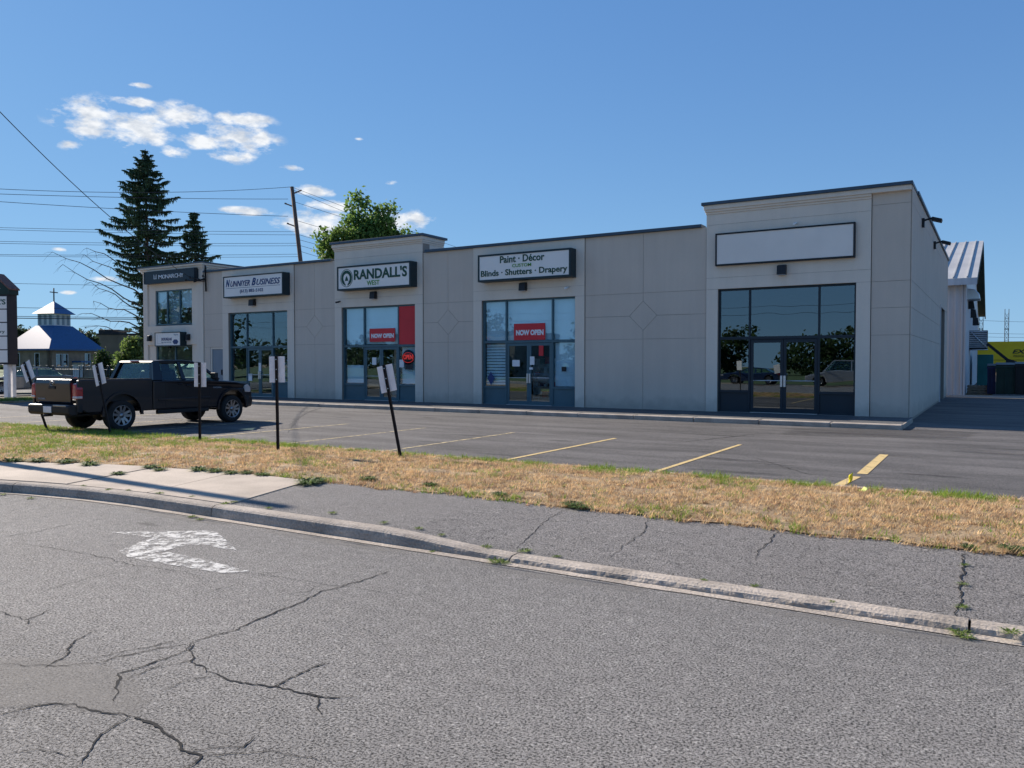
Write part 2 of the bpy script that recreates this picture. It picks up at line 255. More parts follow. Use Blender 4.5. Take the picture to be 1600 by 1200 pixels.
# ------------------------------------------------------------------ building helpers
OFF = {}
def off(p):
    while p is not None:
        if p.name in OFF: return OFF[p.name]
        p = p.parent
    return Vector((0, 0, 0))
def tag(o, label=None, cat=None, group=None, kind=None):
    if label: o['label'] = label
    if cat: o['category'] = cat
    if group: o['group'] = group
    if kind: o['kind'] = kind
    return o
def thing(name, loc, label, cat, group=None):
    o = bpy.data.objects.new(name, None); COL.objects.link(o); o.location = loc; o.empty_display_size = .2
    OFF[o.name] = Vector(loc); return tag(o, label, cat, group)
class MB:
    def __init__(s): s.bm = bmesh.new()
    def face(s, pts, mi=0):
        f = s.bm.faces.new([s.bm.verts.new(p) for p in pts]); f.material_index = mi; return f
    def box(s, x0, x1, y0, y1, z0, z1, mi=0):
        v = [s.bm.verts.new((x, y, z)) for x in (x0, x1) for y in (y0, y1) for z in (z0, z1)]
        for q in ((0, 1, 3, 2), (4, 6, 7, 5), (0, 4, 5, 1), (2, 3, 7, 6), (0, 2, 6, 4), (1, 5, 7, 3)):
            f = s.bm.faces.new([v[i] for i in q]); f.material_index = mi
        return s
    def rbox(s, c, size, rot, mi=0):       # box with centre, size, rotation (Matrix 3x3)
        v = []
        for x in (-1, 1):
            for y in (-1, 1):
                for z in (-1, 1): v.append(s.bm.verts.new(Vector(c)+rot@Vector((x*size[0]/2, y*size[1]/2, z*size[2]/2))))
        for q in ((0, 1, 3, 2), (4, 6, 7, 5), (0, 4, 5, 1), (2, 3, 7, 6), (0, 2, 6, 4), (1, 5, 7, 3)):
            f = s.bm.faces.new([v[i] for i in q]); f.material_index = mi
        return s
    def prism(s, poly, axis, a, b, mi=0):  # poly in the two other axes, extruded a..b
        def P(u, v, w): return {'x': (w, u, v), 'y': (u, w, v), 'z': (u, v, w)}[axis]
        A_ = [s.bm.verts.new(P(u, v, a)) for u, v in poly]; B_ = [s.bm.verts.new(P(u, v, b)) for u, v in poly]; n = len(poly)
        for f in (s.bm.faces.new(A_), s.bm.faces.new(B_[::-1])): f.material_index = mi
        for i in range(n):
            f = s.bm.faces.new((A_[i], B_[i], B_[(i+1) % n], A_[(i+1) % n])); f.material_index = mi
        return s
    def tube(s, pts, r, n=8, mi=0, cap=True):
        pts = [Vector(p) for p in pts]; rs = r if isinstance(r, (list, tuple)) else [r]*len(pts); rings = []
        for i, p in enumerate(pts):
            d = (pts[min(i+1, len(pts)-1)]-pts[max(i-1, 0)]).normalized()
            u = d.cross(Vector((0, 0, 1)) if abs(d.z) < .95 else Vector((1, 0, 0))).normalized(); v = d.cross(u)
            rings.append([s.bm.verts.new(p+(u*math.cos(2*math.pi*k/n)+v*math.sin(2*math.pi*k/n))*rs[i]) for k in range(n)])
        for a, b in zip(rings, rings[1:]):
            for k in range(n):
                f = s.bm.faces.new((a[k], a[(k+1) % n], b[(k+1) % n], b[k])); f.material_index = mi; f.smooth = n > 5
        if cap: s.bm.faces.new(rings[0][::-1]).material_index = mi; s.bm.faces.new(rings[-1]).material_index = mi
        return s
    def lathe(s, prof, c, axis, n=32, mi=0):   # prof: (radius, along); axis Vector
        ax = Vector(axis).normalized(); u = ax.cross(Vector((0, 0, 1)) if abs(ax.z) < .9 else Vector((1, 0, 0))).normalized(); v = ax.cross(u); c = Vector(c); rings = []
        for r, h in prof: rings.append([s.bm.verts.new(c+ax*h+(u*math.cos(2*math.pi*k/n)+v*math.sin(2*math.pi*k/n))*max(r, 1e-4)) for k in range(n)])
        for a, b in zip(rings, rings[1:]):
            for k in range(n):
                f = s.bm.faces.new((a[k], a[(k+1) % n], b[(k+1) % n], b[k])); f.material_index = mi; f.smooth = True
        return s
    def build(s, name, m, parent=None, bevel=0, smooth=False, seg=2):
        bmesh.ops.recalc_face_normals(s.bm, faces=s.bm.faces[:])
        if smooth:
            for f in s.bm.faces: f.smooth = True
        o_ = off(parent)
        if o_.length: bmesh.ops.translate(s.bm, verts=s.bm.verts[:], vec=-o_)
        me = bpy.data.meshes.new(name); s.bm.to_mesh(me); s.bm.free()
        for q in (m if isinstance(m, list) else [m]): me.materials.append(M[q])
        o = bpy.data.objects.new(name, me); COL.objects.link(o); o.parent = parent
        if bevel:
            bv = o.modifiers.new('bevel', 'BEVEL'); bv.width = bevel; bv.segments = seg; bv.limit_method = 'ANGLE'; bv.angle_limit = R(30)
        return o
def struct(o): o['kind'] = 'structure'; return o
def rawmesh(name, verts, faces, m, cols=None, parent=None):
    o_ = off(parent)
    if o_.length: verts = [(v[0]-o_.x, v[1]-o_.y, v[2]-o_.z) for v in verts]
    me = bpy.data.meshes.new(name); me.from_pydata(verts, [], faces); me.materials.append(M[m])
    if cols:
        a = me.color_attributes.new('Col', 'FLOAT_COLOR', 'POINT'); flat = []
        for c in cols: flat += [c[0], c[1], c[2], 1.0]
        a.data.foreach_set('color', flat)
    o = bpy.data.objects.new(name, me); COL.objects.link(o); o.parent = parent; return o
def fan(mb, pts, y0, mi=0): mb.face([(x, y0, z) for x, z in pts], mi)
def text(body, name, m, parent, x0, x1, z0, z1, y, bold=0.0, shear=0, depth=.012, ydir=1, tf=None):
    """raised lettering fitted into a rectangle of the plane y, read from -Y; tf maps (x,y,z) elsewhere"""
    cu = bpy.data.curves.new('txt', 'FONT'); cu.body = body; cu.offset = bold; cu.shear = shear; cu.extrude = .001; cu.resolution_u = 3
    ob = bpy.data.objects.new('txt', cu); COL.objects.link(ob); bpy.context.view_layer.update()
    dg = bpy.context.evaluated_depsgraph_get(); me = bpy.data.meshes.new_from_object(ob.evaluated_get(dg)); bpy.data.objects.remove(ob)
    xs = [v.co.x for v in me.vertices]; ys = [v.co.y for v in me.vertices]; zs = [v.co.z for v in me.vertices]
    ax, bx, ay, by, az_, bz = min(xs), max(xs), min(ys), max(ys), min(zs), max(zs); o_ = off(parent)
    for v in me.vertices:
        X = x0+(v.co.x-ax)/(bx-ax)*(x1-x0); Z = z0+(v.co.y-ay)/(by-ay)*(z1-z0); Y = y-depth*(v.co.z-az_)/(bz-az_)
        p = Vector((X, Y, Z)); p = tf(p) if tf else p; v.co = p-o_
    me.name = name; me.materials.clear(); me.materials.append(M[m]); o = bpy.data.objects.new(name, me); COL.objects.link(o); o.parent = parent; return o
def dup(o, loc=None, rz=None, label=None, group=None, scale=None):
    def cp(q, par):
        c = q.copy(); COL.objects.link(c)
        if par is not None: c.parent = par
        for ch in list(q.children): cp(ch, c)
        return c
    c = cp(o, None)
    if loc is not None: c.location = loc
    if rz is not None: c.rotation_euler = (0, 0, rz)
    if scale is not None: c.scale = (scale,)*3
    if label: c['label'] = label
    if group: c['group'] = group
    return c
def smooth(a, b, x): t = max(0, min(1, (x-a)/(b-a))); return t*t*(3-2*t)
def nz3(x, y, z=0): return mnoise.noise(Vector((x, y, z)))

# ------------------------------------------------------------------ ground, road, kerb, verge, lot
def sheet(name, x0, x1, y0, y1, z, m, nx=1, ny=1, zf=None):
    mb = MB(); vs = [[mb.bm.verts.new((x0+(x1-x0)*i/nx, y0+(y1-y0)*j/ny, (zf(x0+(x1-x0)*i/nx, y0+(y1-y0)*j/ny) if zf else z))) for j in range(ny+1)] for i in range(nx+1)]
    for i in range(nx):
        for j in range(ny): mb.bm.faces.new((vs[i][j], vs[i+1][j], vs[i+1][j+1], vs[i][j+1]))
    return struct(mb.build(name, m))
def curve_y(X):                         # the kerb bends towards the road at the left
    d = max(0, -8.6-X); return -.045*d*d if d < 6 else -1.62-.54*(d-6)
def kerb_z(X): return .125-.075*smooth(-5.2, -3.5, X)
def path_z(X, Y):
    a = kerb_z(X); t = (Y-5.95-curve_y(X))/1.85; t = max(0, min(1, t)); return a-.004+(.125-a)*t
def verge_z(X, Y):
    y0 = 7.78+curve_y(X)*.9; t = max(0, min(1, (Y-y0)/(11.3-y0)))
    return .128+(.075-.128)*t+.07*math.sin(math.pi*t)*(.7+.3*nz3(X*.3, Y*.3))+.012*nz3(X*2, Y*2, 4)*smooth(0, .1, t)*smooth(0, .1, 1-t)
sheet('ground', -900, 900, -500, 1500, -.06, 'soil')
sheet('road', -120, 70, -12, 6.6, 0, 'road')
sheet('far_pavement', -120, 70, -15, -12, .02, 'concrete')
def strip(name, x0, x1, n, ylo, yhi, zf, m, ny=4, edge=0.0):
    mb = MB(); vs = []
    for i in range(n+1):
        X = x0+(x1-x0)*i/n; a = ylo(X); b = yhi(X)
        if edge: b += edge*(nz3(X*3, 1)+.5*nz3(X*9, 2))
        vs.append([mb.bm.verts.new((X, a+(b-a)*j/ny, zf(X, a+(b-a)*j/ny))) for j in range(ny+1)])
    for i in range(n):
        for j in range(ny): mb.bm.faces.new((vs[i][j], vs[i+1][j], vs[i+1][j+1], vs[i][j+1]))
    return mb.build(name, m)
cy = curve_y
struct(strip('asphalt_path', -7.75, 30, 90, lambda X: 5.92, lambda X: 7.98, lambda X, Y: path_z(X, Y)+(.0), 'path'))
# concrete pavement slabs, their joints open
slx = [-7.62, -9.15, -10.65, -12.15, -13.7, -15.2, -16.8, -18.4, -20, -21.6, -23.2, -24.8]
for i in range(len(slx)-1):
    a, b = slx[i+1]+.012, slx[i]-.012; sk = .30
    mb = MB(); n = 6; v0 = []; v1 = []
    dz = random.uniform(-.006, .008)
    for lay, zz in ((v0, -.12), (v1, .012+dz)):
        for k in range(n+1):
            for j, yy in enumerate((5.96, 7.72)):
                X = a+(b-a)*k/n-(sk if j else -sk)*.9; lay.append(mb.bm.verts.new((X, yy+cy(X)*(.95 if j else 1), path_z(X, yy)+zz)))
    for k in range(n):
        mb.bm.faces.new((v1[2*k], v1[2*k+2], v1[2*k+3], v1[2*k+1])); mb.bm.faces.new((v0[2*k], v1[2*k], v1[2*k+2], v0[2*k+2])); mb.bm.faces.new((v0[2*k+1], v1[2*k+1], v1[2*k+3], v0[2*k+3]))
    mb.bm.faces.new((v0[0], v0[1], v1[1], v1[0])); mb.bm.faces.new((v0[-2], v0[-1], v1[-1], v1[-2]))
    struct(mb.build('pavement_slab', 'concrete'))
struct(strip('path_bed', -26, -7.2, 60, lambda X: 5.9+cy(X), lambda X: 7.85+cy(X)*.9, lambda X, Y: path_z(X, Y)-.02, 'soil'))
# kerb stones, gaps between lengths; worn front edge
kx = [-26, -22, -18, -14.6, -11.1, -7.45, -3.55, -.12, 3.5, 8, 30]
for a, b in zip(kx, kx[1:]):
    n = int((b-a)/.045) if a < 3 and b > -15 else 30; mb = MB(); rings = []
    for k in range(n+1):
        X = a+.008+(b-a-.016)*k/n; h = kerb_z(X); c = cy(X)
        w = smooth(-4.6, -3, X); ch = (.004+.010*w)*(nz3(X*4, 3)+.6*nz3(X*17, 5)+.4*nz3(X*41, 5)); ch2 = (.003+.007*w)*(nz3(X*6, 9)+.5*nz3(X*31, 9))
        prof = [(5.775, -.05), (5.775+.008*nz3(X*7, 1), .010), (5.782+ch, h*.55), (5.79+ch+ch2, h*.82), (5.812+ch*.8, h-.006), (5.835, h+.002), (5.90, h+.005), (5.945, h+.002), (5.952, -.05)]
        rings.append([mb.bm.verts.new((X, y+c, z)) for y, z in prof])
    for p, q in zip(rings, rings[1:]):
        for j in range(len(p)-1): mb.bm.faces.new((p[j], q[j], q[j+1], p[j+1]))
    mb.bm.faces.new(rings[0]); mb.bm.faces.new(rings[-1][::-1])
    struct(mb.build('kerb', 'kerb'))
struct(strip('gutter', -26, 30, 300, lambda X: 5.675+cy(X)+.012*nz3(X*2, 7)+.008*nz3(X*9, 7), lambda X: 5.782+cy(X), lambda X, Y: .006, 'kerb', 1))
# verge
struct(strip('verge', -34.5, 30, 420, lambda X: 7.80+cy(X)*.9+(.09*nz3(X*1.7, 3)+.06*nz3(X*5, 4) if X > -7.9 else -.04), lambda X: 11.34, verge_z, 'soil', 14))
# lot
sheet('parking_lot', -35.4, 28, 11.2, 47.2, .04, 'lot')
for i in range(24):
    a = -34+i*2.7
    mb = MB().box(a, a+2.69, 11.27, 11.38, -.05, .078); struct(mb.build('lot_edge_strip', 'concrete'))
# old repairs, darker seams in the lot
def ground_poly(name, pts, z, m): mb = MB(); mb.face([(x, y, z) for x, y in pts]); return struct(mb.build(name, m))
def bars(name, x, y0, y1, m, w=.085, sk=0.0): return ground_poly(name, [(x-w/2, y0), (x+w/2, y0), (x+w/2+sk, y1), (x-w/2+sk, y1)], .0465, m)
bars('parking_line', -4.45, 11.42, 16.3, 'line'); bars('parking_line', -7.2, 11.42, 16.25, 'line', .09)
bars('parking_line', -1.83, 11.42, 12.6, 'line', .13, .10); bars('parking_line', -1.70, 12.95, 15.9, 'line', .15, -.02)
for x in (-9.88, -12.55, -15.2, -17.9, -20.6, -23.3, -26): bars('parking_line', x, 11.42, 16.3, 'line_old', .085)
# tyre-mark and cracks: thin ragged dark ribbons; crack ribbons paint the shade inside
M['crack'] = mat('crack_shadow', (.012, .012, .013), 1, 0); M['tar'] = mat('tyre_mark', (.035, .034, .036), .8, .2, 5)
def crack(mb, px, w, z=.004, lot=False, step=.035, jag=1.0, zf=None, seed=0):
    P = [Vector((*G(x, y, z), 0)) for x, y in px]; pts = []
    for a, b in zip(P, P[1:]):
        n = max(1, int((b-a).length/step))
        for k in range(n): pts.append(a.lerp(b, k/n))
    pts.append(P[-1]); L_ = []; R_ = []; n = len(pts)
    for i, p in enumerate(pts):
        d = (pts[min(i+1, n-1)]-pts[max(0, i-1)]).normalized(); q = Vector((-d.y, d.x, 0))
        off_ = jag*.03*(nz3(p.x*8, p.y*8, seed)+.6*nz3(p.x*23, p.y*23, seed)); ww = w*(.35+.9*abs(nz3(p.x*11, p.y*11, seed+3))+.8*random.random()**2)*min(1, 3*(1-i/n)+.25)*min(1, 3*i/n+.55)
        zz = zf(p.x, p.y) if zf else z
        L_.append(mb.bm.verts.new((*(p+q*(off_+ww/2)).xy, zz))); R_.append(mb.bm.verts.new((*(p+q*(off_-ww/2)).xy, zz)))
    for i in range(n-1): mb.bm.faces.new((L_[i], L_[i+1], R_[i+1], R_[i]))
mb = MB()
for i, (w, px) in enumerate([
    (.036, [(606, 893), (560, 908), (500, 925), (455, 948), (415, 962), (355, 988), (330, 995), (300, 1004), (290, 1018)]), (.022, [(300, 1004), (250, 1012), (190, 1024), (150, 1036), (100, 1040), (0, 1038)]),
    (.034, [(290, 1016), (240, 1035), (185, 1052), (180, 1095)]), (.020, [(300, 1030), (240, 1043), (200, 1060)]), (.016, [(290, 1000), (220, 1012), (130, 1030)]), (.028, [(300, 1005), (298, 1035), (320, 1042), (324, 1050)]),
    (.040, [(320, 1050), (360, 1062), (400, 1070), (430, 1073), (470, 1082), (500, 1088), (560, 1090)]), (.026, [(425, 1072), (455, 1058), (495, 1040), (515, 1036)]), (.03, [(495, 1086), (500, 1105), (505, 1115)]),
    (.030, [(75, 1042), (112, 1018), (118, 1000), (150, 985)]), (.05, [(210, 1120), (240, 1128), (265, 1148), (290, 1168), (310, 1180), (290, 1200)]), (.026, [(205, 1118), (150, 1150), (120, 1200)]), (.018, [(300, 1172), (380, 1166), (400, 1150)]),
    (.024, [(0, 955), (42, 968), (85, 950)]), (.018, [(42, 968), (40, 975)]), (.03, [(0, 1115), (80, 1098), (150, 1110), (205, 1118)]), (.014, [(250, 1080), (300, 1060), (330, 1055)]), (.016, [(20, 847), (120, 862), (200, 880), (285, 893), (330, 905)]),
    (.020, [(0, 840), (60, 830), (110, 818)]), (.014, [(300, 930), (345, 920), (380, 910)]), (.012, [(385, 895), (440, 900), (500, 912), (560, 918), (640, 935)]), (.012, [(400, 895), (480, 893)]), (.012, [(60, 925), (130, 905), (200, 890)]),
    (.010, [(640, 925), (700, 945), (760, 950)]), (.012, [(500, 912), (480, 925), (430, 930)]), (.014, [(310, 1180), (420, 1174), (520, 1190), (560, 1186)]), (.012, [(0, 1180), (60, 1170), (120, 1178)])]): crack(mb, px, w*.42, seed=i, step=.022)
struct(mb.build('road_cracks', 'crack'))
mb = MB()
for i, (w, px) in enumerate([(.018, [(885, 798), (850, 815), (830, 832), (805, 850)]), (.02, [(1012, 812), (1005, 832), (975, 848), (950, 865)]), (.02, [(1215, 832), (1205, 845), (1185, 860), (1180, 872)]), (.03, [(1508, 868), (1503, 900), (1500, 930), (1495, 955)])]):
    crack(mb, px, w*.5, z=.1, zf=lambda X, Y: path_z(X, Y)+.005, seed=40+i)
struct(mb.build('path_cracks', 'crack'))
mb = MB()
for i, (w, px) in enumerate([(.03, [(1050, 692), (1090, 688), (1180, 678), (1300, 676), (1390, 683)]), (.02, [(1390, 683), (1480, 690), (1600, 688)]), (.02, [(900, 668), (1050, 665), (1200, 672)]), (.02, [(1140, 660), (1200, 664), (1290, 668)]), (.015, [(1180, 715), (1260, 740), (1330, 747), (1450, 745)])]):
    crack(mb, px, w, z=.046, seed=60+i, step=.1)
struct(mb.build('lot_cracks', 'crack'))
mb = MB(); P = [(500, 638), (480, 644), (462, 655), (453, 668), (450, 676)]
crack(mb, P, .13, z=.045, step=.3, jag=.2); struct(mb.build('tyre_mark', 'tar'))
M['dust'] = softmark('pale_dust', (.235, .22, .20), 110); M['oil'] = softmark('oil_stain', (.035, .033, .032), 60); M['old_patch'] = softmark('old_patch', (.075, .07, .07), 60); M['dust_lot'] = softmark('dust_on_lot', (.20, .18, .165), 70)
def soft(name, pts, m, z, core=.55):
    c = Vector((sum(p[0] for p in pts)/len(pts), sum(p[1] for p in pts)/len(pts))); n = len(pts); V = [(c.x, c.y, z)]; Cc = [(.75,)*3]; Fc = []
    for p in pts: q = c.lerp(Vector(p[:2]), core); V.append((q.x, q.y, z)); Cc.append((.6,)*3)
    for p in pts: V.append((p[0], p[1], z)); Cc.append((.02,)*3)
    for i in range(n): j = (i+1) % n; Fc += [(0, 1+i, 1+j), (1+i, 1+n+i, 1+n+j, 1+j)]
    return struct(rawmesh(name, V, Fc, m, Cc))
def blob(cx, cy_, rx, ry, n=14): return [(cx+rx*math.cos(6.283*k/n)*random.uniform(.7, 1.2), cy_+ry*math.sin(6.283*k/n)*random.uniform(.7, 1.2)) for k in range(n)]
soft('road_dust', [G(x, y) for x, y in [(-60, 1025), (60, 1022), (120, 1030), (215, 1045), (250, 1090), (235, 1125), (150, 1122), (80, 1105), (-60, 1115)]], 'dust', .0030, .8)
random.seed(77)
for k in range(3): x, y = random.uniform(-9, 2), random.uniform(2.6, 5.2); soft('road_stain', blob(x, y, random.uniform(.08, .35), random.uniform(.04, .14)), 'oil', .0022+.0001*(k % 7), .3)
for k in range(40): x, y = random.uniform(-26, 3), random.uniform(11.8, 21.2); soft('lot_stain', blob(x, y, random.uniform(.3, 1.6), random.uniform(.1, .35)), ['oil', 'old_patch', 'dust_lot'][k % 3], .0425+.0001*(k % 8), .4)
for k in range(5): soft('gutter_dust', [(x, 5.68+(random.uniform(-.10, 0) if i % 2 else .0)) if True else 0 for i, x in enumerate([-9+k*2.4+.2*q for q in range(13)])]+[(-6.6+k*2.4, 5.50), (-7.8+k*2.4, 5.42), (-9+k*2.4, 5.5)], 'dust', .0034, .5)
soft('lot_patch', [G(x, y, .04) for x, y in [(1230, 668), (1420, 668), (1550, 676), (1520, 686), (1330, 684), (1200, 680)]], 'old_patch', .0432, .85)
# worn white turn arrow on the road
mb = MB()
for poly in ([(172, 832), (262, 831), (335, 829), (352, 843), (372, 862), (345, 857), (318, 852), (292, 852), (262, 860), (238, 869), (200, 871), (185, 862), (216, 849), (240, 841)], [(238, 869), (262, 863), (330, 878), (390, 893), (372, 895), (345, 896), (290, 887), (225, 876), (200, 871)]):
    mb.face([(*G(x, y), .0045) for x, y in poly])
struct(mb.build('road_arrow', 'arrow'))
# walkway in front of the shops and its kerb
sheet('shop_walkway', -38, -2.0, 22.27, 25.3, .165, 'walkway')
mb = MB(); mb.box(-2.02, -1.97, 22.2, 25.0, -.02, .164); struct(mb.build('walkway_edge', 'kerb'))
a = -36.6
while a < -2.1:
    b = min(a+1.83, -1.97); mb = MB(); mb.box(a+.006, b-.006, 21.93, 22.29, -.02, .17+random.uniform(-.006, .006)); struct(mb.build('shop_kerb', 'kerb', bevel=.03, seg=3)); a = b
bpy.data.objects['shop_kerb'].data.materials[0] = M['kerb']
# ground beyond: side street at the left, yard at the right
struct(MB().box(-38.2, -35.3, 8, 60, -.05, .10).build('side_verge', 'soil'))
struct(MB().box(-41.3, -38.2, -12, 60, -.05, .05).build('side_pavement', 'concrete'))
sheet('side_street', -53, -41.3, 5.8, 200, .012, 'lot'); struct(MB().box(-41.5, -41.3, 6, 120, -.04, .13).build('side_street_kerb', 'kerb'))
struct(MB().box(-56, -53, 6, 120, -.04, .10).build('far_side_pavement', 'concrete'))
sheet('yard', -2, 60, 47.4, 130, -.01, 'lot'); struct(MB().box(-2.2, 40, 44.9, 47.35, -.05, .055).build('yard_strip', 'concrete'))
M['lawn'] = mat('lawn', (.07, .11, .035), .9, .3, 1.5, .6, 20, fine=.3)
sheet('far_lawn', -260, -56, -40, 260, .02, 'lawn')
sheet('lawn_across', -200, 120, -400, -15, .03, 'lawn')

# ------------------------------------------------------------------ the row of shops
Y0 = 25.0; XR = -2.06
B = thing('commercial_building', (XR, Y0, .1), 'long low grey stucco building with a row of shopfronts and blue metal roof trim', 'building')
def panel_cells(name, cells, y, m, parent, thick=.014, ins=.007, plane='y', sgn=-1):
    """flat stucco fields, each set in by the width of half a joint and raised by thick"""
    mb = MB(); fs = []
    for c in cells: fs.append(mb.face([(u, y, z) if plane == 'y' else (y, u, z) for u, z in c]))
    bmesh.ops.recalc_face_normals(mb.bm, faces=mb.bm.faces[:])
    r = bmesh.ops.inset_individual(mb.bm, faces=fs, thickness=ins, depth=0); bmesh.ops.delete(mb.bm, geom=r['faces'], context='FACES')
    e = bmesh.ops.extrude_face_region(mb.bm, geom=mb.bm.faces[:]); vs = [g for g in e['geom'] if isinstance(g, bmesh.types.BMVert)]
    bmesh.ops.translate(mb.bm, verts=vs, vec=(0, sgn*thick, 0) if plane == 'y' else (sgn*thick, 0, 0)); return mb.build(name, m, parent)
def rect(a, b, c, d): return [(a, c), (b, c), (b, d), (a, d)]
ZB, ZH, ZT, ZLOW, ZHI = .12, 4.06, 2.5, 6.06, 6.72
def recessed(x0, x1, top, diamond=True):
    w = MB().box(x0, x1, Y0+.05, Y0+.3, ZB, top).build('wall_backing', 'groove', B)
    if diamond:
        m = (x0+x1)/2; d = .49
        cells = [rect(x0, m, ZH, top), rect(m, x1, ZH, top), rect(x0, m, ZB, 2.52), rect(m, x1, ZB, 2.52),
                 [(x0, 3.3), (m-d, 3.3), (m, 3.3+d), (m, ZH), (x0, ZH)], [(m+d, 3.3), (x1, 3.3), (x1, ZH), (m, ZH), (m, 3.3+d)],
                 [(x0, 2.52), (m, 2.52), (m, 3.3-d), (m-d, 3.3), (x0, 3.3)], [(m, 2.52), (x1, 2.52), (x1, 3.3), (m+d, 3.3), (m, 3.3-d)], [(m-d, 3.3), (m, 3.3-d), (m+d, 3.3), (m, 3.3+d)]]
    else: cells = [rect(x0, x1, a, b) for a, b in zip((ZB, 2.52, 3.3, ZH), (2.52, 3.3, ZH, top))]
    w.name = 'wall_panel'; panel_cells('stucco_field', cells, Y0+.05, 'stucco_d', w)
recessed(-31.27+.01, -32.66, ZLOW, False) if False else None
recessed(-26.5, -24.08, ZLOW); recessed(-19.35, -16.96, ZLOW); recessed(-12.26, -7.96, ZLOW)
# right end panel: full height cells
w = MB().box(-3.10, XR-.03, Y0+.05, Y0+.3, ZB, ZHI).build('wall_panel', 'groove', B)
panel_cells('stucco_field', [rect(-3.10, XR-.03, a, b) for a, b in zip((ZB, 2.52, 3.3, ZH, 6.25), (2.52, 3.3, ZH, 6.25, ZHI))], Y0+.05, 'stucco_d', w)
# panel with the side door, between tower and first bay
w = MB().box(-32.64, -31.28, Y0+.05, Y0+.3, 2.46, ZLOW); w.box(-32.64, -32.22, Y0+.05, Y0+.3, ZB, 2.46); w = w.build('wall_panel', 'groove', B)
panel_cells('stucco_field', [rect(-32.64, -31.28, 2.47, 3.3), rect(-32.64, -31.28, 3.3, ZH), rect(-32.64, -31.28, ZH, ZLOW), rect(-32.64, -32.22, ZB, 2.47)], Y0+.05, 'stucco_d', w)

def bay(x0, x1, a, b, raised, blanktop=ZLOW):
    top = ZHI-.28 if raised else ZLOW
    mb = MB(); mb.box(x0, a, Y0+.012, Y0+.24, ZB, ZH); mb.box(b, x1, Y0+.012, Y0+.24, ZB, ZH); mb.box(x0, x1, Y0+.012, Y0+.45, ZH, top)
    w = mb.build('entrance_surround', 'groove', B)
    cells = [rect(x0, a, ZB, ZH), rect(b, x1, ZB, ZH), rect(x0, x1, ZH, 4.42), rect(x0, x1, 4.42, 6.1 if raised else top)]
    if raised: cells.append(rect(x0, x1, 6.1, top))
    panel_cells('stucco_field', cells, Y0+.012, 'stucco', w, .016, .005)
    if raised:
        mb = MB()
        for (p, z0, z1) in ((.03, top, top+.07), (.07, top+.07, top+.14), (.11, top+.14, ZHI)):
            mb.box(x0-p*.6, x1+(p*.6 if x1 < -5 else 0), Y0-p, Y0+1.4, z0, z1)
        if x1 < -5: mb.box(x0, x0+.3, Y0+.45, Y0+1.35, ZLOW-.6, top); mb.box(x1-.3, x1, Y0+.45, Y0+1.35, ZLOW-.6, top)
        mb.build('cornice', 'stucco', w, bevel=.01)
        x2 = x1+.13 if x1 < -5 else x1
        MB().box(x0-.13, x2, Y0-.17, Y0+1.5, ZHI, ZHI+.095).build('roof_trim', 'coping', w, bevel=.008)
bay(-31.27, -26.51, -30.86, -26.94, False); bay(-24.07, -19.36, -23.68, -19.75, True); bay(-16.95, -12.27, -16.57, -12.64, False); bay(-7.95, -3.11, -7.57, -3.5, True)
# low roof trim
for a, b in ((-32.6, -24.22), (-19.22, -8.1)):
    MB().box(a, b, Y0-.07, Y0+.42, ZLOW, ZLOW+.10).build('roof_trim', 'coping', B, bevel=.008)
MB().box(-3.11, XR+.02, Y0-.17, Y0+1.5, ZHI, ZHI+.095).build('roof_trim', 'coping', B, bevel=.008)
MB().box(-3.11, XR-.02, Y0-.11, Y0+.05, ZHI-.14, ZHI).build('cornice', 'stucco', B, bevel=.01)
# right side wall with its recessed doorway
mb = MB(); mb.box(XR-.3, XR-.014, Y0+.3, 38.9, ZB-.1, ZHI); mb.box(XR-.3, XR-.014, 38.9, 42.3, 4.15, ZHI); mb.box(XR-.3, XR-.014, 42.3, 44.6, ZB-.1, ZHI); mb.box(XR-.03, XR-.0141, Y0+.04, Y0+.3, ZB, ZHI)
sw = mb.build('side_wall', 'groove', B)
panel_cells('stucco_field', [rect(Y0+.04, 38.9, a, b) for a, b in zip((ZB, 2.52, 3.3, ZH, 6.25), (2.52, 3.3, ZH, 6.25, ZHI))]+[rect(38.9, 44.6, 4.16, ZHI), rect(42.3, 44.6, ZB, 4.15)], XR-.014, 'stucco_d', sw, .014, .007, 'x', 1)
MB().box(XR-.34, XR+.06, Y0+1.5, 44.7, ZHI, ZHI+.095).build('roof_trim', 'coping', B, bevel=.008)
MB().box(XR-.28, XR-.24, 38.9, 42.3, .02, 4.15).build('side_door', 'black', B); MB().box(XR-.3, XR+.03, 38.78, 38.9, .02, 4.25).build('door_frame', 'white_metal', B)
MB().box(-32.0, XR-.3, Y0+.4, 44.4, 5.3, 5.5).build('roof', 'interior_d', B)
MB().box(-32.0, XR-.3, 44.3, 44.6, 0, 6.0).build('back_wall', 'stucco_d', B)
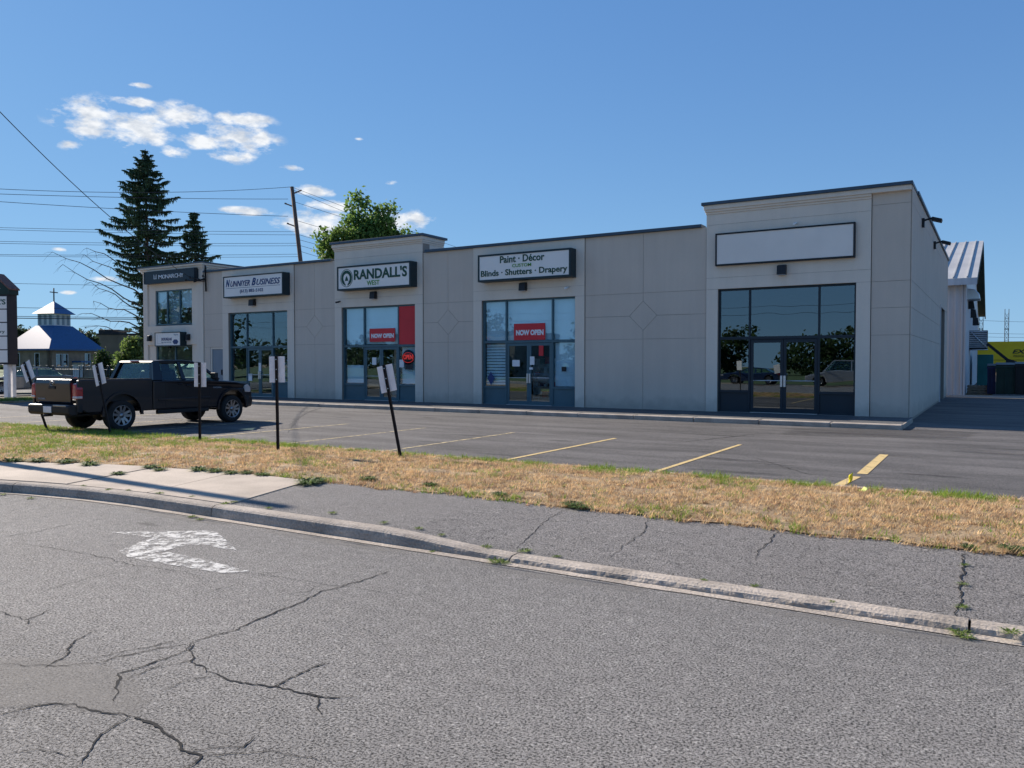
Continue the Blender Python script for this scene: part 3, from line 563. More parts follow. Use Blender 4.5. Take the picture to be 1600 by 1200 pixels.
# shop interiors
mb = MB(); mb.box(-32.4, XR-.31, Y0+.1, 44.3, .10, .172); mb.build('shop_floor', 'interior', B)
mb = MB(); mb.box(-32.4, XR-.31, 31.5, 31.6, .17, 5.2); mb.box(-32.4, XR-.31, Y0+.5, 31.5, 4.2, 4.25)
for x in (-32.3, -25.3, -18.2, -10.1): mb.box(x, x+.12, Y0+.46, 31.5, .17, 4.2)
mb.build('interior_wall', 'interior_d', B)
def shop(a, b, m1, m2, gl, fr, tr=ZT, kick=.82, white=(), lowglass=True, doors=True, dm=None):
    yf = Y0+.10; t = .055; dp = .13
    mb = MB()
    for x in (a, m1, m2, b-t): mb.box(x, x+t, yf, yf+dp, .165, ZH)
    for (z0, z1) in ((ZH-.06, ZH), (tr-.045, tr+.045)):
        for p, q in ((a+t, m1), (m1+t, m2), (m2+t, b-t)): mb.box(p, q, yf+.002, yf+dp-.002, z0, z1)
    for p, q in ((a+t, m1), (m2+t, b-t)): mb.box(p, q, yf+.002, yf+dp-.002, kick-.04, kick+.04); mb.box(p, q, yf+.004, yf+dp-.004, .165, .21)
    w = mb.build('shop_window', fr, B, bevel=.004)
    for p, q in ((a+t, m1), (m1+t, m2), (m2+t, b-t)): MB().box(p, q, yf+.05, yf+.062, tr+.045, ZH-.06).build('upper_pane', gl, w)
    for p, q in ((a+t, m1), (m2+t, b-t)):
        MB().box(p, q, yf+.05, yf+.062, kick+.04, tr-.045).build('lower_pane', gl, w)
        MB().box(p, q, yf+.045, yf+.07, .21, kick-.04).build('kick_panel', fr, w)
    p, q = m1+t, m2; c = dm if dm else (p+q)/2
    for k, (u, v) in enumerate(((p+.01, c-.005), (c+.005, q-.01))):
        s = .085; mb = MB(); z0, z1 = .185, tr-.055
        mb.box(u, u+s, yf+.02, yf+.07, z0, z1); mb.box(v-s, v, yf+.02, yf+.07, z0, z1); mb.box(u+s, v-s, yf+.021, yf+.069, z0, z0+.14); mb.box(u+s, v-s, yf+.021, yf+.069, z1-.1, z1)
        d = mb.build('glass_door', fr, B, bevel=.003)
        MB().box(u+s, v-s, yf+.04, yf+.05, z0+.14, z1-.1).build('door_pane', gl, d)
        MB().tube([(u+s+.01, yf-.0, 1.17), (v-s-.01, yf-.0, 1.17)], .014).box(u+s, u+s+.02, yf, yf+.03, 1.155, 1.185).box(v-s-.02, v-s, yf, yf+.03, 1.155, 1.185).build('push_bar', 'alu', d)
        hx = (v-s*.9, v-.01) if k == 0 else (u+.01, u+s*.9)
        MB().box(hx[0], hx[1], yf-.03, yf+.018, .98, 1.33).build('handle', 'alu', d, bevel=.006)
    MB().box(p, q, yf-.02, yf+.1, .166, .183).build('threshold', 'alu', B)
shop(-30.86, -26.94, -29.75, -28.02, 'glass_clear', 'frame', 2.45)
shop(-23.68, -19.75, -22.55, -20.72, 'glass_clear', 'frame', 2.42)
shop(-16.57, -12.64, -15.58, -13.63, 'glass_clear', 'frame')
shop(-7.57, -3.50, -6.62, -4.56, 'glass_dark', 'frame_d')
# white blinds and films inside shop panes; upper sheets added to imitate sky reflection
def backing(name, x0, x1, z0, z1, m, y=Y0+.25, label=None, cat=None):
    o = MB().box(x0, x1, y, y+.012, z0, z1).build(name, m); tag(o, label, cat); return o
backing('blind_or_bright_sheet', -23.6, -19.8, 2.5, 4.0, 'blind', label='added pale sheet lightening the upper windows of the shop with the emblem sign', cat='blind')
backing('blind_or_bright_sheet', -16.5, -12.7, 2.56, 4.0, 'blind', label='added pale sheet lightening the upper windows of the shop with the three line sign', cat='blind')
backing('window_film', -13.55, -12.7, .88, 2.44, 'blind', label='white film filling the lower right window beside the paint shop doors', cat='window film')
backing('poster', -23.6, -22.6, .88, 1.62, 'blind', label='white poster low in the left window of the shop with the red pane', cat='poster')
backing('window_film', -20.6, -19.8, .88, 2.36, 'blind', label='pale film in the lower right window behind the neon open sign', cat='window film')
o = MB()
for k in range(14): o.box(-16.5, -15.6, Y0+.25, Y0+.27, .90+k*.11, .985+k*.11)
tag(o.build('slatted_blind', 'blind'), 'white slatted blind in the lower left window of the paint shop', 'blind')
o = MB().box(-20.66, -19.81, Y0+.12, Y0+.142, 2.47, 4.0).build('red_window_panel', 'red'); tag(o, 'plain dark red panel filling the upper right shop window above the neon sign', 'window panel')
def shelf(x, y, lab):
    t = thing('display_shelf', (x, y, .17), lab, 'shelf', 'shelves inside the shops'); mb = MB()
    for z in (.3, .75, 1.2, 1.65): mb.box(x-.9, x+.9, y, y+.35, z, z+.03)
    mb.box(x-.93, x-.9, y, y+.36, .17, 1.9).box(x+.9, x+.93, y, y+.36, .17, 1.9).box(x-.9, x+.9, y+.35, y+.36, .17, 1.9); mb.build('rack', 'blind', t)
    for z in (.33, .78, 1.23, 1.68):
        u = x-.86
        while u < x+.75: w_ = random.uniform(.08, .22); MB().box(u, u+w_, y+.05, y+.3, z, z+random.uniform(.1, .3)).build('package', random.choice(['red', 'paper', 'yellow', 'teal', 'interior', 'navy_txt', 'blind', 'wood']), t); u += w_+random.uniform(.01, .12)
random.seed(3)
shelf(-29.2, 27.6, 'white shelf of mixed goods inside the shop under the slanted navy lettering'); shelf(-22.0, 27.4, 'white shelf of mixed goods inside the shop under the round emblem sign'); shelf(-15.0, 27.8, 'white shelf of mixed goods inside the shop under the three line sign')
# side door
mb = MB(); mb.box(-32.22, -32.14, Y0+.06, Y0+.2, .165, 2.46); mb.box(-31.34, -31.28, Y0+.06, Y0+.2, .165, 2.46); mb.box(-32.14, -31.34, Y0+.06, Y0+.2, 2.38, 2.46); fr = mb.build('door_frame', 'stucco', B)
M['grey_door'] = mat('grey_door', (.20, .24, .28), .5, .05)
d = MB().box(-32.14, -31.34, Y0+.10, Y0+.15, .17, 2.38).build('service_door', 'grey_door', B); MB().box(-31.47, -31.42, Y0+.04, Y0+.1, 1.15, 1.4).build('handle', 'black', d, bevel=.008)
# tower at the far left end
x0, x1 = -37.35, -32.66; mb = MB(); TH_ = 6.25
wx = (-36.46, -33.59)
mb.box(x0, x0+.35, Y0-.02, Y0+.4, ZB, TH_); mb.box(x1-.5, x1, Y0-.02, Y0+.4, ZB, TH_); mb.box(x0+.35, x1-.5, Y0-.02, Y0+.4, 5.72, TH_); mb.box(x0+.35, x1-.5, Y0-.02, Y0+.4, 2.62, 3.58)
mb.box(x0+.35, wx[0], Y0+.06, Y0+.4, 3.58, 5.72); mb.box(wx[1], x1-.5, Y0+.06, Y0+.4, 3.58, 5.72); mb.box(wx[0], wx[1], Y0+.06, Y0+.4, 5.36, 5.72)
mb.box(x0+.35, wx[0], Y0+.06, Y0+.4, ZB, 2.62); mb.box(wx[1], x1-.5, Y0+.06, Y0+.4, ZB, 2.62); mb.box(wx[0], wx[1], Y0+.06, Y0+.4, ZB, .7)
mb.box(x0, x0+.3, Y0+.4, 34, ZB, TH_); mb.box(x1-.3, x1, Y0+.4, 34, 2.9, TH_); mb.box(x0+.3, x1-.3, Y0+.4, 34, 2.85, 3.0); mb.box(x0, x1, 34, 34.3, ZB, TH_); mb.box(x0+.3, x1-.3, 28, 28.1, .1, TH_)
T = mb.build('tower_wall', 'stucco', B, bevel=.006)
mb = MB()
for (p, z0, z1) in ((.04, TH_, TH_+.08), (.10, TH_+.08, TH_+.18), (.17, TH_+.18, TH_+.27)): mb.box(x0-p, x1+p, Y0-.02-p, 34.3+p, z0, z1)
mb.build('cornice', 'stucco', T, bevel=.01); MB().box(x0-.2, x1+.2, Y0-.22, 34.6, TH_+.27, TH_+.33).build('roof_trim', 'coping', T)
def sashes(name, xa, xb, z0, z1, cuts, gl, parent):
    yf = Y0+.1; mb = MB(); t = .06
    mb.box(xa, xb, yf, yf+.1, z0, z0+t); mb.box(xa, xb, yf, yf+.1, z1-t, z1)
    xs = [xa]+list(cuts)+[xb-t]
    for x in xs: mb.box(x, x+t, yf+.001, yf+.099, z0+t, z1-t)
    w = mb.build(name, 'frame', parent, bevel=.004)
    for p, q in zip(xs, xs[1:]): MB().box(p+t, q, yf+.04, yf+.05, z0+t, z1-t).build('pane', gl, w)
sashes('upper_window', wx[0], wx[1], 3.62, 5.36, (-35.6, -34.62), 'glass_clear', B)
sashes('lower_window', wx[0], wx[1], .7, 2.6, (-35.0,), 'glass_clear', B)
backing('blind_or_bright_sheet', -36.4, -35.6, 4.45, 5.3, 'blind', label='half drawn blind in the left pane of the upstairs window', cat='blind')
backing('blind_or_bright_sheet', -34.6, -33.65, 4.45, 5.3, 'blind', label='half drawn blind in the right pane of the upstairs window', cat='blind')
backing('curtain', -35.56, -34.66, 3.7, 5.3, 'grey_txt', label='grey curtain behind the middle pane of the upstairs window', cat='curtain')

# ------------------------------------------------------------------ signs on the building
def lightbox(name, x0, x1, z0, z1, dep, label, face='sign_face', frame='sign_frame', bor=.07, inner=True):
    yb = Y0-.02; yf = yb-dep
    t = thing(name, ((x0+x1)/2, yb, z0), label, 'sign')
    mb = MB().box(x0, x1, yf+.03, yb, z0, z1); mb.build('cabinet', frame, t)
    mb = MB(); mb.box(x0, x1, yf, yf+.03, z0, z0+bor); mb.box(x0, x1, yf, yf+.03, z1-bor, z1); mb.box(x0, x0+bor, yf+.0005, yf+.03, z0+bor, z1-bor); mb.box(x1-bor, x1, yf+.0005, yf+.03, z0+bor, z1-bor)
    mb.build('frame', frame, t, bevel=.004)
    MB().box(x0+bor, x1-bor, yf+.018, yf+.0295, z0+bor, z1-bor).build('face', face, t)
    return t, yf+.018
def fr_x(px, Y): return F(px, 500, Y)[0]
# blank one
s, y = lightbox('sign', -7.62, -3.52, 4.78, 5.80, .13, 'long blank white sign above the entrance at the right end of the building', 'blank_face', 'black', .05)
# paint and decor
D = .42; yf = Y0-.02-D
a = F(746.4, 420, yf)[0]; b = F(891.5, 420, yf)[0]; z1 = F(746.4, 399, yf)[1]; z0 = F(746.4, 441, yf)[1]
s, y = lightbox('sign', a, b, z0, z1, D, 'white shop sign with three lines of dark and green lettering about paint and blinds'); w = b-a; h = z1-z0
text('Paint · Décor', 'lettering', 'green_txt', s, a+.25*w, a+.73*w, z0+.64*h, z0+.90*h, y, .020)
text('CUSTOM', 'lettering', 'lime_txt', s, a+.385*w, a+.59*w, z0+.46*h, z0+.58*h, y, .012)
text('Blinds · Shutters · Drapery', 'lettering', 'green_txt', s, a+.035*w, a+.965*w, z0+.12*h, z0+.41*h, y, .020)
# emblem sign
a = F(526.4, 440, yf)[0]; b = F(641.2, 440, yf)[0]; z1 = F(526.4, 417, yf)[1]; z0 = F(526.4, 454.5, yf)[1]; w = b-a; h = z1-z0
s, y = lightbox('sign', a, b, z0, z1, D, 'white shop sign with a round green brush emblem and bold dark green lettering')
text("RANDALL'S", 'lettering', 'green_txt', s, a+.24*w, a+.955*w, z0+.40*h, z0+.83*h, y, .030)
text('WEST', 'lettering', 'lime_txt', s, a+.42*w, a+.59*w, z0+.15*h, z0+.34*h, y, .01)
cx, cz = a+.135*w, z0+.5*h; mb = MB()
def ring(mb, r0, r1, a0=0, a1=2*math.pi, n=40, yy=0, sq=1.0):
    for k in range(n):
        t0 = a0+(a1-a0)*k/n; t1 = a0+(a1-a0)*(k+1)/n
        mb.prism([(cx+r0*math.sin(t0)*sq, cz+r0*math.cos(t0)), (cx+r1*math.sin(t0)*sq, cz+r1*math.cos(t0)), (cx+r1*math.sin(t1)*sq, cz+r1*math.cos(t1)), (cx+r0*math.sin(t1)*sq, cz+r0*math.cos(t1))], 'y', y-.006-yy, y+.001)
hh = .37*h; ring(mb, hh*.94, hh, sq=.93); ring(mb, hh*.52, hh*.86, -2.5, 2.5, 34, .001, .93)
mb.prism([(cx-.04*w*.6, cz-.30*hh), (cx+.04*w*.6, cz-.30*hh), (cx+.03*w*.6, cz-.1*hh), (cx+.012*w, cz+.05*hh), (cx, cz+.25*hh), (cx-.012*w, cz+.05*hh), (cx-.03*w*.6, cz-.1*hh)], 'y', y-.006, y+.001)
mb.prism([(cx-.5*hh, cz-.22*hh), (cx-.62*hh, cz-.5*hh), (cx-.18*hh, cz-.88*hh), (cx-.14*hh, cz-.72*hh)], 'y', y-.005, y+.001); mb.prism([(cx+.5*hh, cz-.22*hh), (cx+.62*hh, cz-.5*hh), (cx+.18*hh, cz-.88*hh), (cx+.14*hh, cz-.72*hh)], 'y', y-.0055, y+.001)
mb.build('emblem', 'green_txt', s)
# business sign
a = F(348.6, 450, yf)[0]; b = F(441.6, 450, yf)[0]; z1 = F(348.6, 432.4, yf)[1]; z0 = F(348.6, 466, yf)[1]; w = b-a; h = z1-z0
s, y = lightbox('sign', a, b, z0, z1, D, 'white shop sign with slanted navy small capitals over a phone number', bor=.055)
text('N', 'lettering', 'navy_txt', s, a+.045*w, a+.115*w, z0+.50*h, z0+.84*h, y, .03, .35); text('UNNIYER', 'lettering', 'navy_txt', s, a+.125*w, a+.46*w, z0+.50*h, z0+.76*h, y, .012, .35)
text('B', 'lettering', 'navy_txt', s, a+.49*w, a+.56*w, z0+.50*h, z0+.84*h, y, .03, .35); text('USINESS', 'lettering', 'navy_txt', s, a+.57*w, a+.96*w, z0+.50*h, z0+.77*h, y, .012, .35)
text('(613) 882-5102', 'lettering', 'navy_txt', s, a+.29*w, a+.68*w, z0+.16*h, z0+.35*h, y, .005)
MB().box(a+.045*w, a+.955*w, y-.004, y, z0+.425*h, z0+.44*h).build('rule', 'navy_txt', s)
# dark sign on the tower
D2 = .25; yf = Y0-.04-D2
a = F(224, 435, yf)[0]; b = F(302.7, 435, yf)[0]; z1 = F(224, 425.4, yf)[1]; z0 = F(224, 444.4, yf)[1]; w = b-a; h = z1-z0
s, y = lightbox('sign', a, b, z0, z1, D2, 'dark slate sign with thin white capitals at the top of the corner tower', 'frame_d', 'frame_d', .02)
xx = a+.30*w
for ch, wd in (('M', .075), ('O', .06), ('N', .06), ('A', .06), ('R', .055), ('C', .055), ('H', .06), ('Y', .055)):
    text(ch, 'lettering', 'white_txt', s, xx, xx+wd*w, z0+.34*h, z0+.66*h, y, .0); xx += (wd+.002)*w
mb = MB()
for k in range(3): mb.box(a+(.20+.025*k)*w, a+(.207+.025*k)*w, y-.005, y, z0+.38*h, z0+(.72-.08*(k % 2))*h)
mb.box(a+.20*w, a+.257*w, y-.0052, y, z0+.36*h, z0+.39*h); mb.build('emblem', 'white_txt', s)
# small sign with a badge
D3 = .35; yf = Y0-.04-D3
a = F(241, 530, yf)[0]; b = F(281.2, 530, yf)[0]; z1 = F(241, 519.5, yf)[1]; z0 = F(241, 541.2, yf)[1]; w = b-a; h = z1-z0
s, y = lightbox('sign', a, b, z0, z1, D3, 'small white sign with a dark hexagonal badge between two lamps on the tower', bor=.04)
text('DOUGLAS', 'lettering', 'navy_txt', s, a+.26*w, a+.66*w, z0+.40*h, z0+.60*h, y, .02); text('BUSINESS', 'lettering', 'grey_txt', s, a+.26*w, a+.64*w, z0+.24*h, z0+.32*h, y, 0)
text('Signs', 'lettering', 'grey_txt', s, a+.74*w, a+.90*w, z0+.74*h, z0+.84*h, y, 0)
MB().prism([(a+(.80+.11*math.sin(k*math.pi/3+math.pi/6))*w, z0+(.30+.19*math.cos(k*math.pi/3+math.pi/6))*h) for k in range(6)], 'y', y-.006, y).build('badge', 'navy_txt', s)
mb = MB()
for k in range(9): mb.box(a+.09*w, a+.105*w, y-.004, y, z0+(.18+.075*k)*h, z0+(.215+.075*k)*h)
for k in range(7): mb.box(a+(.12+.03*k)*w, a+(.135+.03*k)*w, y-.004, y, z0+.18*h, z0+.215*h)
mb.build('emblem', 'grey_txt', s)
# wall lamps
def wall_lamp(x, z, wid, label, y=Y0-.02, rz=0):
    t = thing('wall_lamp', (x, y, z), label, 'wall lamp', 'wall lamps over the shop entrances')
    OFF[t.name] = Vector((0, 0, 0)); s = wid
    MB().prism([(0, .0), (-.20, .0), (-.17, .27), (-.06, .30), (0, .30)], 'x', -s/2, s/2).build('housing', 'black', t, bevel=.012)
    MB().box(-s/2+.02, s/2-.02, -.185, -.02, -.012, -.001).build('lens', 'grey_txt', t); t.rotation_euler.z = rz; return t
for px, pz, wd, lb in ((1222.5, 429.5, .26, 'black wall lamp under the long blank sign'), (819, 454.5, .26, 'black wall lamp under the paint and blinds sign'), (585.5, 467, .26, 'black wall lamp under the sign with the round emblem'), (396.5, 477.8, .3, 'black wall lamp under the slanted navy lettering'),
                       (236, 533, .16, 'black lamp left of the small tower sign'), (296, 531.6, .16, 'black lamp right of the small tower sign')):
    X, Z = F(px, pz, Y0-.02); wall_lamp(X, Z, wd, lb)
wall_lamp(F(267.5, 544.5)[0], F(267, 544.5)[1], .14, 'tiny black lamp just below the small tower sign').scale = (.9, .5, .35)
for yy, lb in ((28.4, 'black floodlight on a bracket high on the side wall, the nearer of two'), (34.0, 'black floodlight on a bracket high on the side wall, the farther of two')):
    t = thing('floodlight', (XR, yy, 6.28), lb, 'floodlight', 'floodlights on the side wall')
    MB().tube([(XR, yy, 6.22), (XR+.32, yy, 6.30)], .03).build('bracket', 'black', t); MB().rbox((XR+.42, yy, 6.22), (.30, .36, .10), Matrix.Rotation(R(18), 3, 'Y')).build('lamp_head', 'black', t, bevel=.015); MB().box(XR, XR+.08, yy-.1, yy+.1, 6.02, 6.3).build('junction_box', 'black', t, bevel=.01)
def seccam(px, py, label, m='white_txt'):
    X, Z = F(px, py, Y0); t = thing('security_camera', (X, Y0, Z), label, 'camera'); MB().tube([(X, Y0, Z+.03), (X, Y0-.1, Z+.03)], .02).build('bracket', m, t); MB().tube([(X, Y0-.08, Z), (X-.03, Y0-.26, Z-.03)], .035).build('camera_body', m, t); return t
seccam(532, 472, 'dark security camera on the left of the red pane shopfront', 'black'); seccam(889, 450, 'small white security camera right of the lamp under the paint sign'); seccam(1245, 350, 'tiny white security camera above the long blank sign')
# banners and notices seen through the glass
def banner(x0, x1, z0, z1, label):
    t = thing('banner', ((x0+x1)/2, Y0+.2, z0), label, 'banner'); y = Y0+.135
    MB().box(x0, x1, y, y+.004, z0, z1).build('cloth', 'red', t)
    text('NOW OPEN', 'lettering', 'white_txt', t, x0+.07*(x1-x0), x1-.05*(x1-x0), z0+.28*(z1-z0), z0+.62*(z1-z0), y, .06, depth=.003); return t
banner(F(574, 530)[0], F(614, 530)[0], F(590, 534)[1], F(590, 513)[1], 'red banner with white capitals above the doors left of the plain red panel')
banner(F(800, 530)[0], F(849, 530)[0], F(825, 531)[1], F(825, 505)[1], 'red banner with white capitals above the doors under the three line sign')
def notice(px0, px1, py0, py1, label, m='paper', y=Y0+.115):
    a, zt = F(px0, py0, y); b, zb = F(px1, py1, y); return tag(MB().box(a, b, y, y+.004, zb, zt).build('notice', m), label, 'notice', 'paper notices taped to the shop glass')
notice(800.5, 812, 562.5, 572.5, 'white paper on the left door under the three line sign'); notice(828, 835, 557, 570, 'pale green paper on the right door under the three line sign'); notice(827, 832.5, 574, 577.5, 'tiny white sticker above the right door handle under the three line sign')
notice(581.5, 588, 558.5, 570, 'white paper on the left door beside the neon open sign'); notice(624, 631, 562, 574, 'white paper left of the neon open sign'); notice(388, 394, 584, 595, 'white paper on the left door behind the straight sign post'); notice(404, 408, 567, 580, 'small white paper on the right door behind the straight sign post')
notice(633, 645, 568, 577.5, 'dark poster hanging below the neon open sign', 'interior_d'); notice(877.5, 885, 573, 580.5, 'small dark square sticker on the white film beside the paint shop doors', 'black'); notice(842, 849, 540, 556, 'red and white sticker at the top of the right paint shop door', 'red')
X, Z = F(767, 591, Y0+.115); tag(MB().prism([(X, Z-.26), (X+.16, Z), (X, Z+.26), (X-.16, Z)], 'y', Y0+.115, Y0+.12).build('sticker', 'navy_txt'), 'dark diamond sticker low on the left window of the paint shop', 'sticker')
X, Z = F(638, 558, Y0+.12); t = thing('neon_sign', (X, Y0+.12, Z), 'oval dark neon sign with glowing red letters in the right shop window', 'neon sign')
MB().lathe([(0, 0), (.3, 0), (.3, .02), (0, .02)], (X, Y0+.13, Z), (0, -1, 0), 24).build('backing', 'black', t)
M['neon'] = mat('neon_red', (.9, .06, .05), .5, 0, emit=.2)
text('OPEN', 'lettering', 'neon', t, X-.23, X+.23, Z-.09, Z+.1, Y0+.105, .01, depth=.01); MB().tube([(X+.29*math.cos(k*math.pi/12), Y0+.105, Z-.02+.2*math.sin(k*math.pi/12)) for k in range(24)]+[(X+.29, Y0+.105, Z-.02)], .008).build('neon_tube', 'neon', t)
# service insulators on the tower corner
X, Z = F(316, 436, Y0-.1); t = thing('service_bracket', (X, Y0, Z), 'cluster of insulators and cables at the top right corner of the tower', 'cable bracket')
mb = MB()
for k in range(5): dx = -.9+k*.32; mb.tube([(X+.1, Y0, Z-.1+.05*k), (X+dx, Y0-.35, Z-.05+.12*math.sin(k*2))], .02); mb.lathe([(.0, 0), (.06, .02), (.03, .06), (.06, .1), (0, .12)], (X+dx, Y0-.35, Z-.08+.12*math.sin(k*2)), (0, 0, 1), 8)
mb.tube([(X+.2, Y0-.05, Z-.6), (X+.2, Y0-.08, Z+.5), (X+.35, Y0-.2, Z+.6), (X+.45, Y0-.25, Z+.45)], .04); mb.build('insulators', 'black', t)
TOWER_TIE = (X-.5, Y0-.35, Z+.05)

# ------------------------------------------------------------------ vehicles
def arc(cx, cz, r, a0, a1, n): return [(cx+r*math.cos(a0+(a1-a0)*k/n), cz+r*math.sin(a0+(a1-a0)*k/n)) for k in range(n+1)]
def wheel(parent, x, y, r, wid, out, spokes=6):
    ax = (0, out, 0); w = wid
    t = MB().lathe([(r*.60, -.02), (r*.62, 0), (r*.66, .012), (r*.90, .012), (r*.97, -.012), (r, -.05), (r, -w+.05), (r*.97, -w+.01), (r*.66, -w), (r*.6, -w)], (x, y, r), ax, 40).build('tyre', 'rubber', parent)
    mb = MB(); mb.lathe([(r*.66, .004), (r*.63, .002), (r*.60, -.04), (r*.57, -.08), (0, -.10)], (x, y, r), ax, 32)
    rim = mb.build('rim', 'trim', t); mb = MB(); mb.lathe([(r*.665, .006), (r*.64, .012), (r*.59, -.006), (r*.59, -.04)], (x, y, r), ax, 32); mb.lathe([(r*.0, -.0), (r*.13, -.002), (r*.17, -.03), (r*.17, -.09)], (x, y, r), ax, 16)
    for k in range(spokes):
        a = 2*math.pi*k/spokes+.2; d = Vector((math.cos(a), 0, math.sin(a))); q = Vector((-math.sin(a), 0, math.cos(a))); c = Vector((x, y, r))
        for s in (-1, 1):
            p0 = c+d*r*.14+q*s*r*.05; p1 = c+d*r*.61+q*s*r*.16; o = Vector((0, out, 0)); v = []
            for p, h, wd in ((p0, -.02, .035*r/.38), (p1, .0, .028*r/.38)): v += [mb.bm.verts.new(p+q*wd+o*h), mb.bm.verts.new(p-q*wd+o*h), mb.bm.verts.new(p-q*wd+o*(h-.05)), mb.bm.verts.new(p+q*wd+o*(h-.05))]
            for i, j in ((0, 1), (1, 2), (2, 3), (3, 0)): mb.bm.faces.new((v[i], v[j], v[j+4], v[i+4]))
    o = mb.build('spokes', 'chrome', t); return t
def wheels(t, xs, half, r, wid, spokes=6):
    for x in xs:
        for s in (-1, 1):
            w = wheel(t, x, s*half, r, wid, s, spokes); w.name = 'wheel'
def nose(o, x0=3.3, x1=4.25, k=.17, r0=-.9, r1=-1.4, rk=.10):
    for v in o.data.vertices:
        if v.co.x > x0: q = min(1, (v.co.x-x0)/(x1-x0)); v.co.y *= 1-k*q*q
        if v.co.x < r0: q = min(1, (r0-v.co.x)/(r0-r1)); v.co.y *= 1-rk*q*q
    return o
def quad(mb, pts, th, mi=0):
    """thin slab from four corners"""
    p = [Vector(q) for q in pts]; n = (p[1]-p[0]).cross(p[3]-p[0]).normalized()*th
    a = [mb.bm.verts.new(q) for q in p]; b = [mb.bm.verts.new(q+n) for q in p]
    mb.bm.faces.new(a); mb.bm.faces.new(b[::-1])
    for i in range(4): mb.bm.faces.new((a[i], b[i], b[(i+1) % 4], a[(i+1) % 4]))
# --- pickup, modelled nose towards +X, rear axle at x=0
t = thing('pickup_truck', (0, 0, 0), 'black extended cab pickup truck parked nose in at the left end of the lot', 'pickup truck'); TR = t
WR = .385; FX = 3.40; HW = .905
# cab and engine body side outline
lower = [(.86, 1.20), (.86, .48), (2.78, .46)]+arc(FX, .42, .50, math.pi, 0, 12)[0:]+[(3.96, .40), (4.14, .44), (4.22, .60), (4.23, .80), (4.18, .96), (4.05, 1.07), (3.55, 1.14), (2.95, 1.19), (2.60, 1.215), (.86, 1.23)]
nose(MB().prism(lower, 'y', -HW, HW).build('body', 'paint_black', t, bevel=.045, seg=3))
nose(MB().prism([(2.85, 1.17), (2.95, 1.205), (3.55, 1.165), (4.02, 1.09), (4.02, 1.03), (2.85, 1.08)], 'y', -.68, .68).build('hood', 'paint_black', t, bevel=.03))
# bed: two side walls with wheel arches, floor, front wall
side = [(-1.12, 1.27), (-1.16, 1.1), (-1.14, .62), (-.9, .50), (-.52, .50)]+arc(0, .42, .50, math.pi, 0, 12)+[(.60, .48), (.835, .48), (.835, 1.27)]
for s in (-1, 1): MB().prism(side, 'y', s*HW, s*(HW-.07)).build('bed_side', 'paint_black', t, bevel=.03, seg=3)
MB().box(-1.08, .83, -HW+.07, HW-.07, .74, .80).box(.77, .83, -HW+.07, HW-.07, .8, 1.265).build('bed_liner', 'trim', t)
for s in (-1, 1): MB().prism([(-.6, .8), (-.5, .98), (.5, .98), (.6, .8)], 'y', s*(HW-.3), s*(HW-.07)).build('wheel_housing', 'trim', t)
for s in (-1, 1): MB().box(-1.1, .82, s*(HW-.075), s*(HW-.012), 1.262, 1.288).build('bed_rail', 'trim', t, bevel=.008)
tg = MB().prism([(-1.175, 1.27), (-1.20, 1.19), (-1.185, .76), (-1.13, .68), (-1.12, 1.24), (-1.10, 1.28), (-1.15, 1.295)], 'y', -.70, .70).build('tailgate', 'paint_black', t, bevel=.012)
MB().box(-1.215, -1.19, -.13, .13, 1.06, 1.13).build('handle', 'trim', tg, bevel=.01)
mb = MB(); rr = lambda a, b, y0, z0: [(y0+a*math.cos(2*math.pi*k/20), z0+b*math.sin(2*math.pi*k/20)) for k in range(21)]
for a_, b_, y_, z_ in ((.085, .055, 0, 1.19), (.038, .053, 0, 1.192), (.08, .02, 0, 1.213)): mb.tube([(-1.205, y, z) for y, z in rr(a_, b_, y_, z_)], .007, 6)
mb.build('emblem', 'chrome', tg)
text('TACOMA', 'lettering', 'grey_txt', tg, -.60, -.30, .80, .84, 0, .01, depth=.004, tf=lambda p: Vector((-1.191-p.y*-1, -p.x, p.z)))
# bumper
bp_ = nose(MB().prism([(-1.12, .70), (-1.30, .68), (-1.32, .64), (-1.31, .50), (-1.25, .44), (-1.1, .46)], 'y', -.88, .88).build('rear_bumper', 'trim', t, bevel=.05, seg=3))
for s in (-1, 1): MB().box(-1.325, -1.2, s*.72, s*.22, .65, .695).build('step_pad', 'chrome', bp_, bevel=.01)
pl = MB().box(-1.332, -1.31, -.155, .155, .50, .65).build('licence_plate', 'plate', bp_, bevel=.005)
for s in (-1, 1): MB().box(-1.15, -1.0, s*.70, s*(HW+.003), .50, .72).build('bumper_corner', 'trim', t, bevel=.03)
for s in (-1, 1):
    tl = MB().prism([(s*.76, .82), (s*(HW+.010), .82), (s*(HW+.012), 1.06), (s*(HW-.02), 1.18), (s*.76, 1.20), (s*.735, 1.0)], 'x', -1.175, -1.0).build('tail_light', 'tail', t, bevel=.03, seg=3)
    MB().prism([(s*.765, .835), (s*(HW+.018), .835), (s*(HW+.018), .90), (s*.755, .90)], 'x', -1.183, -1.02).build('reversing_lens', 'amber', tl, bevel=.02)
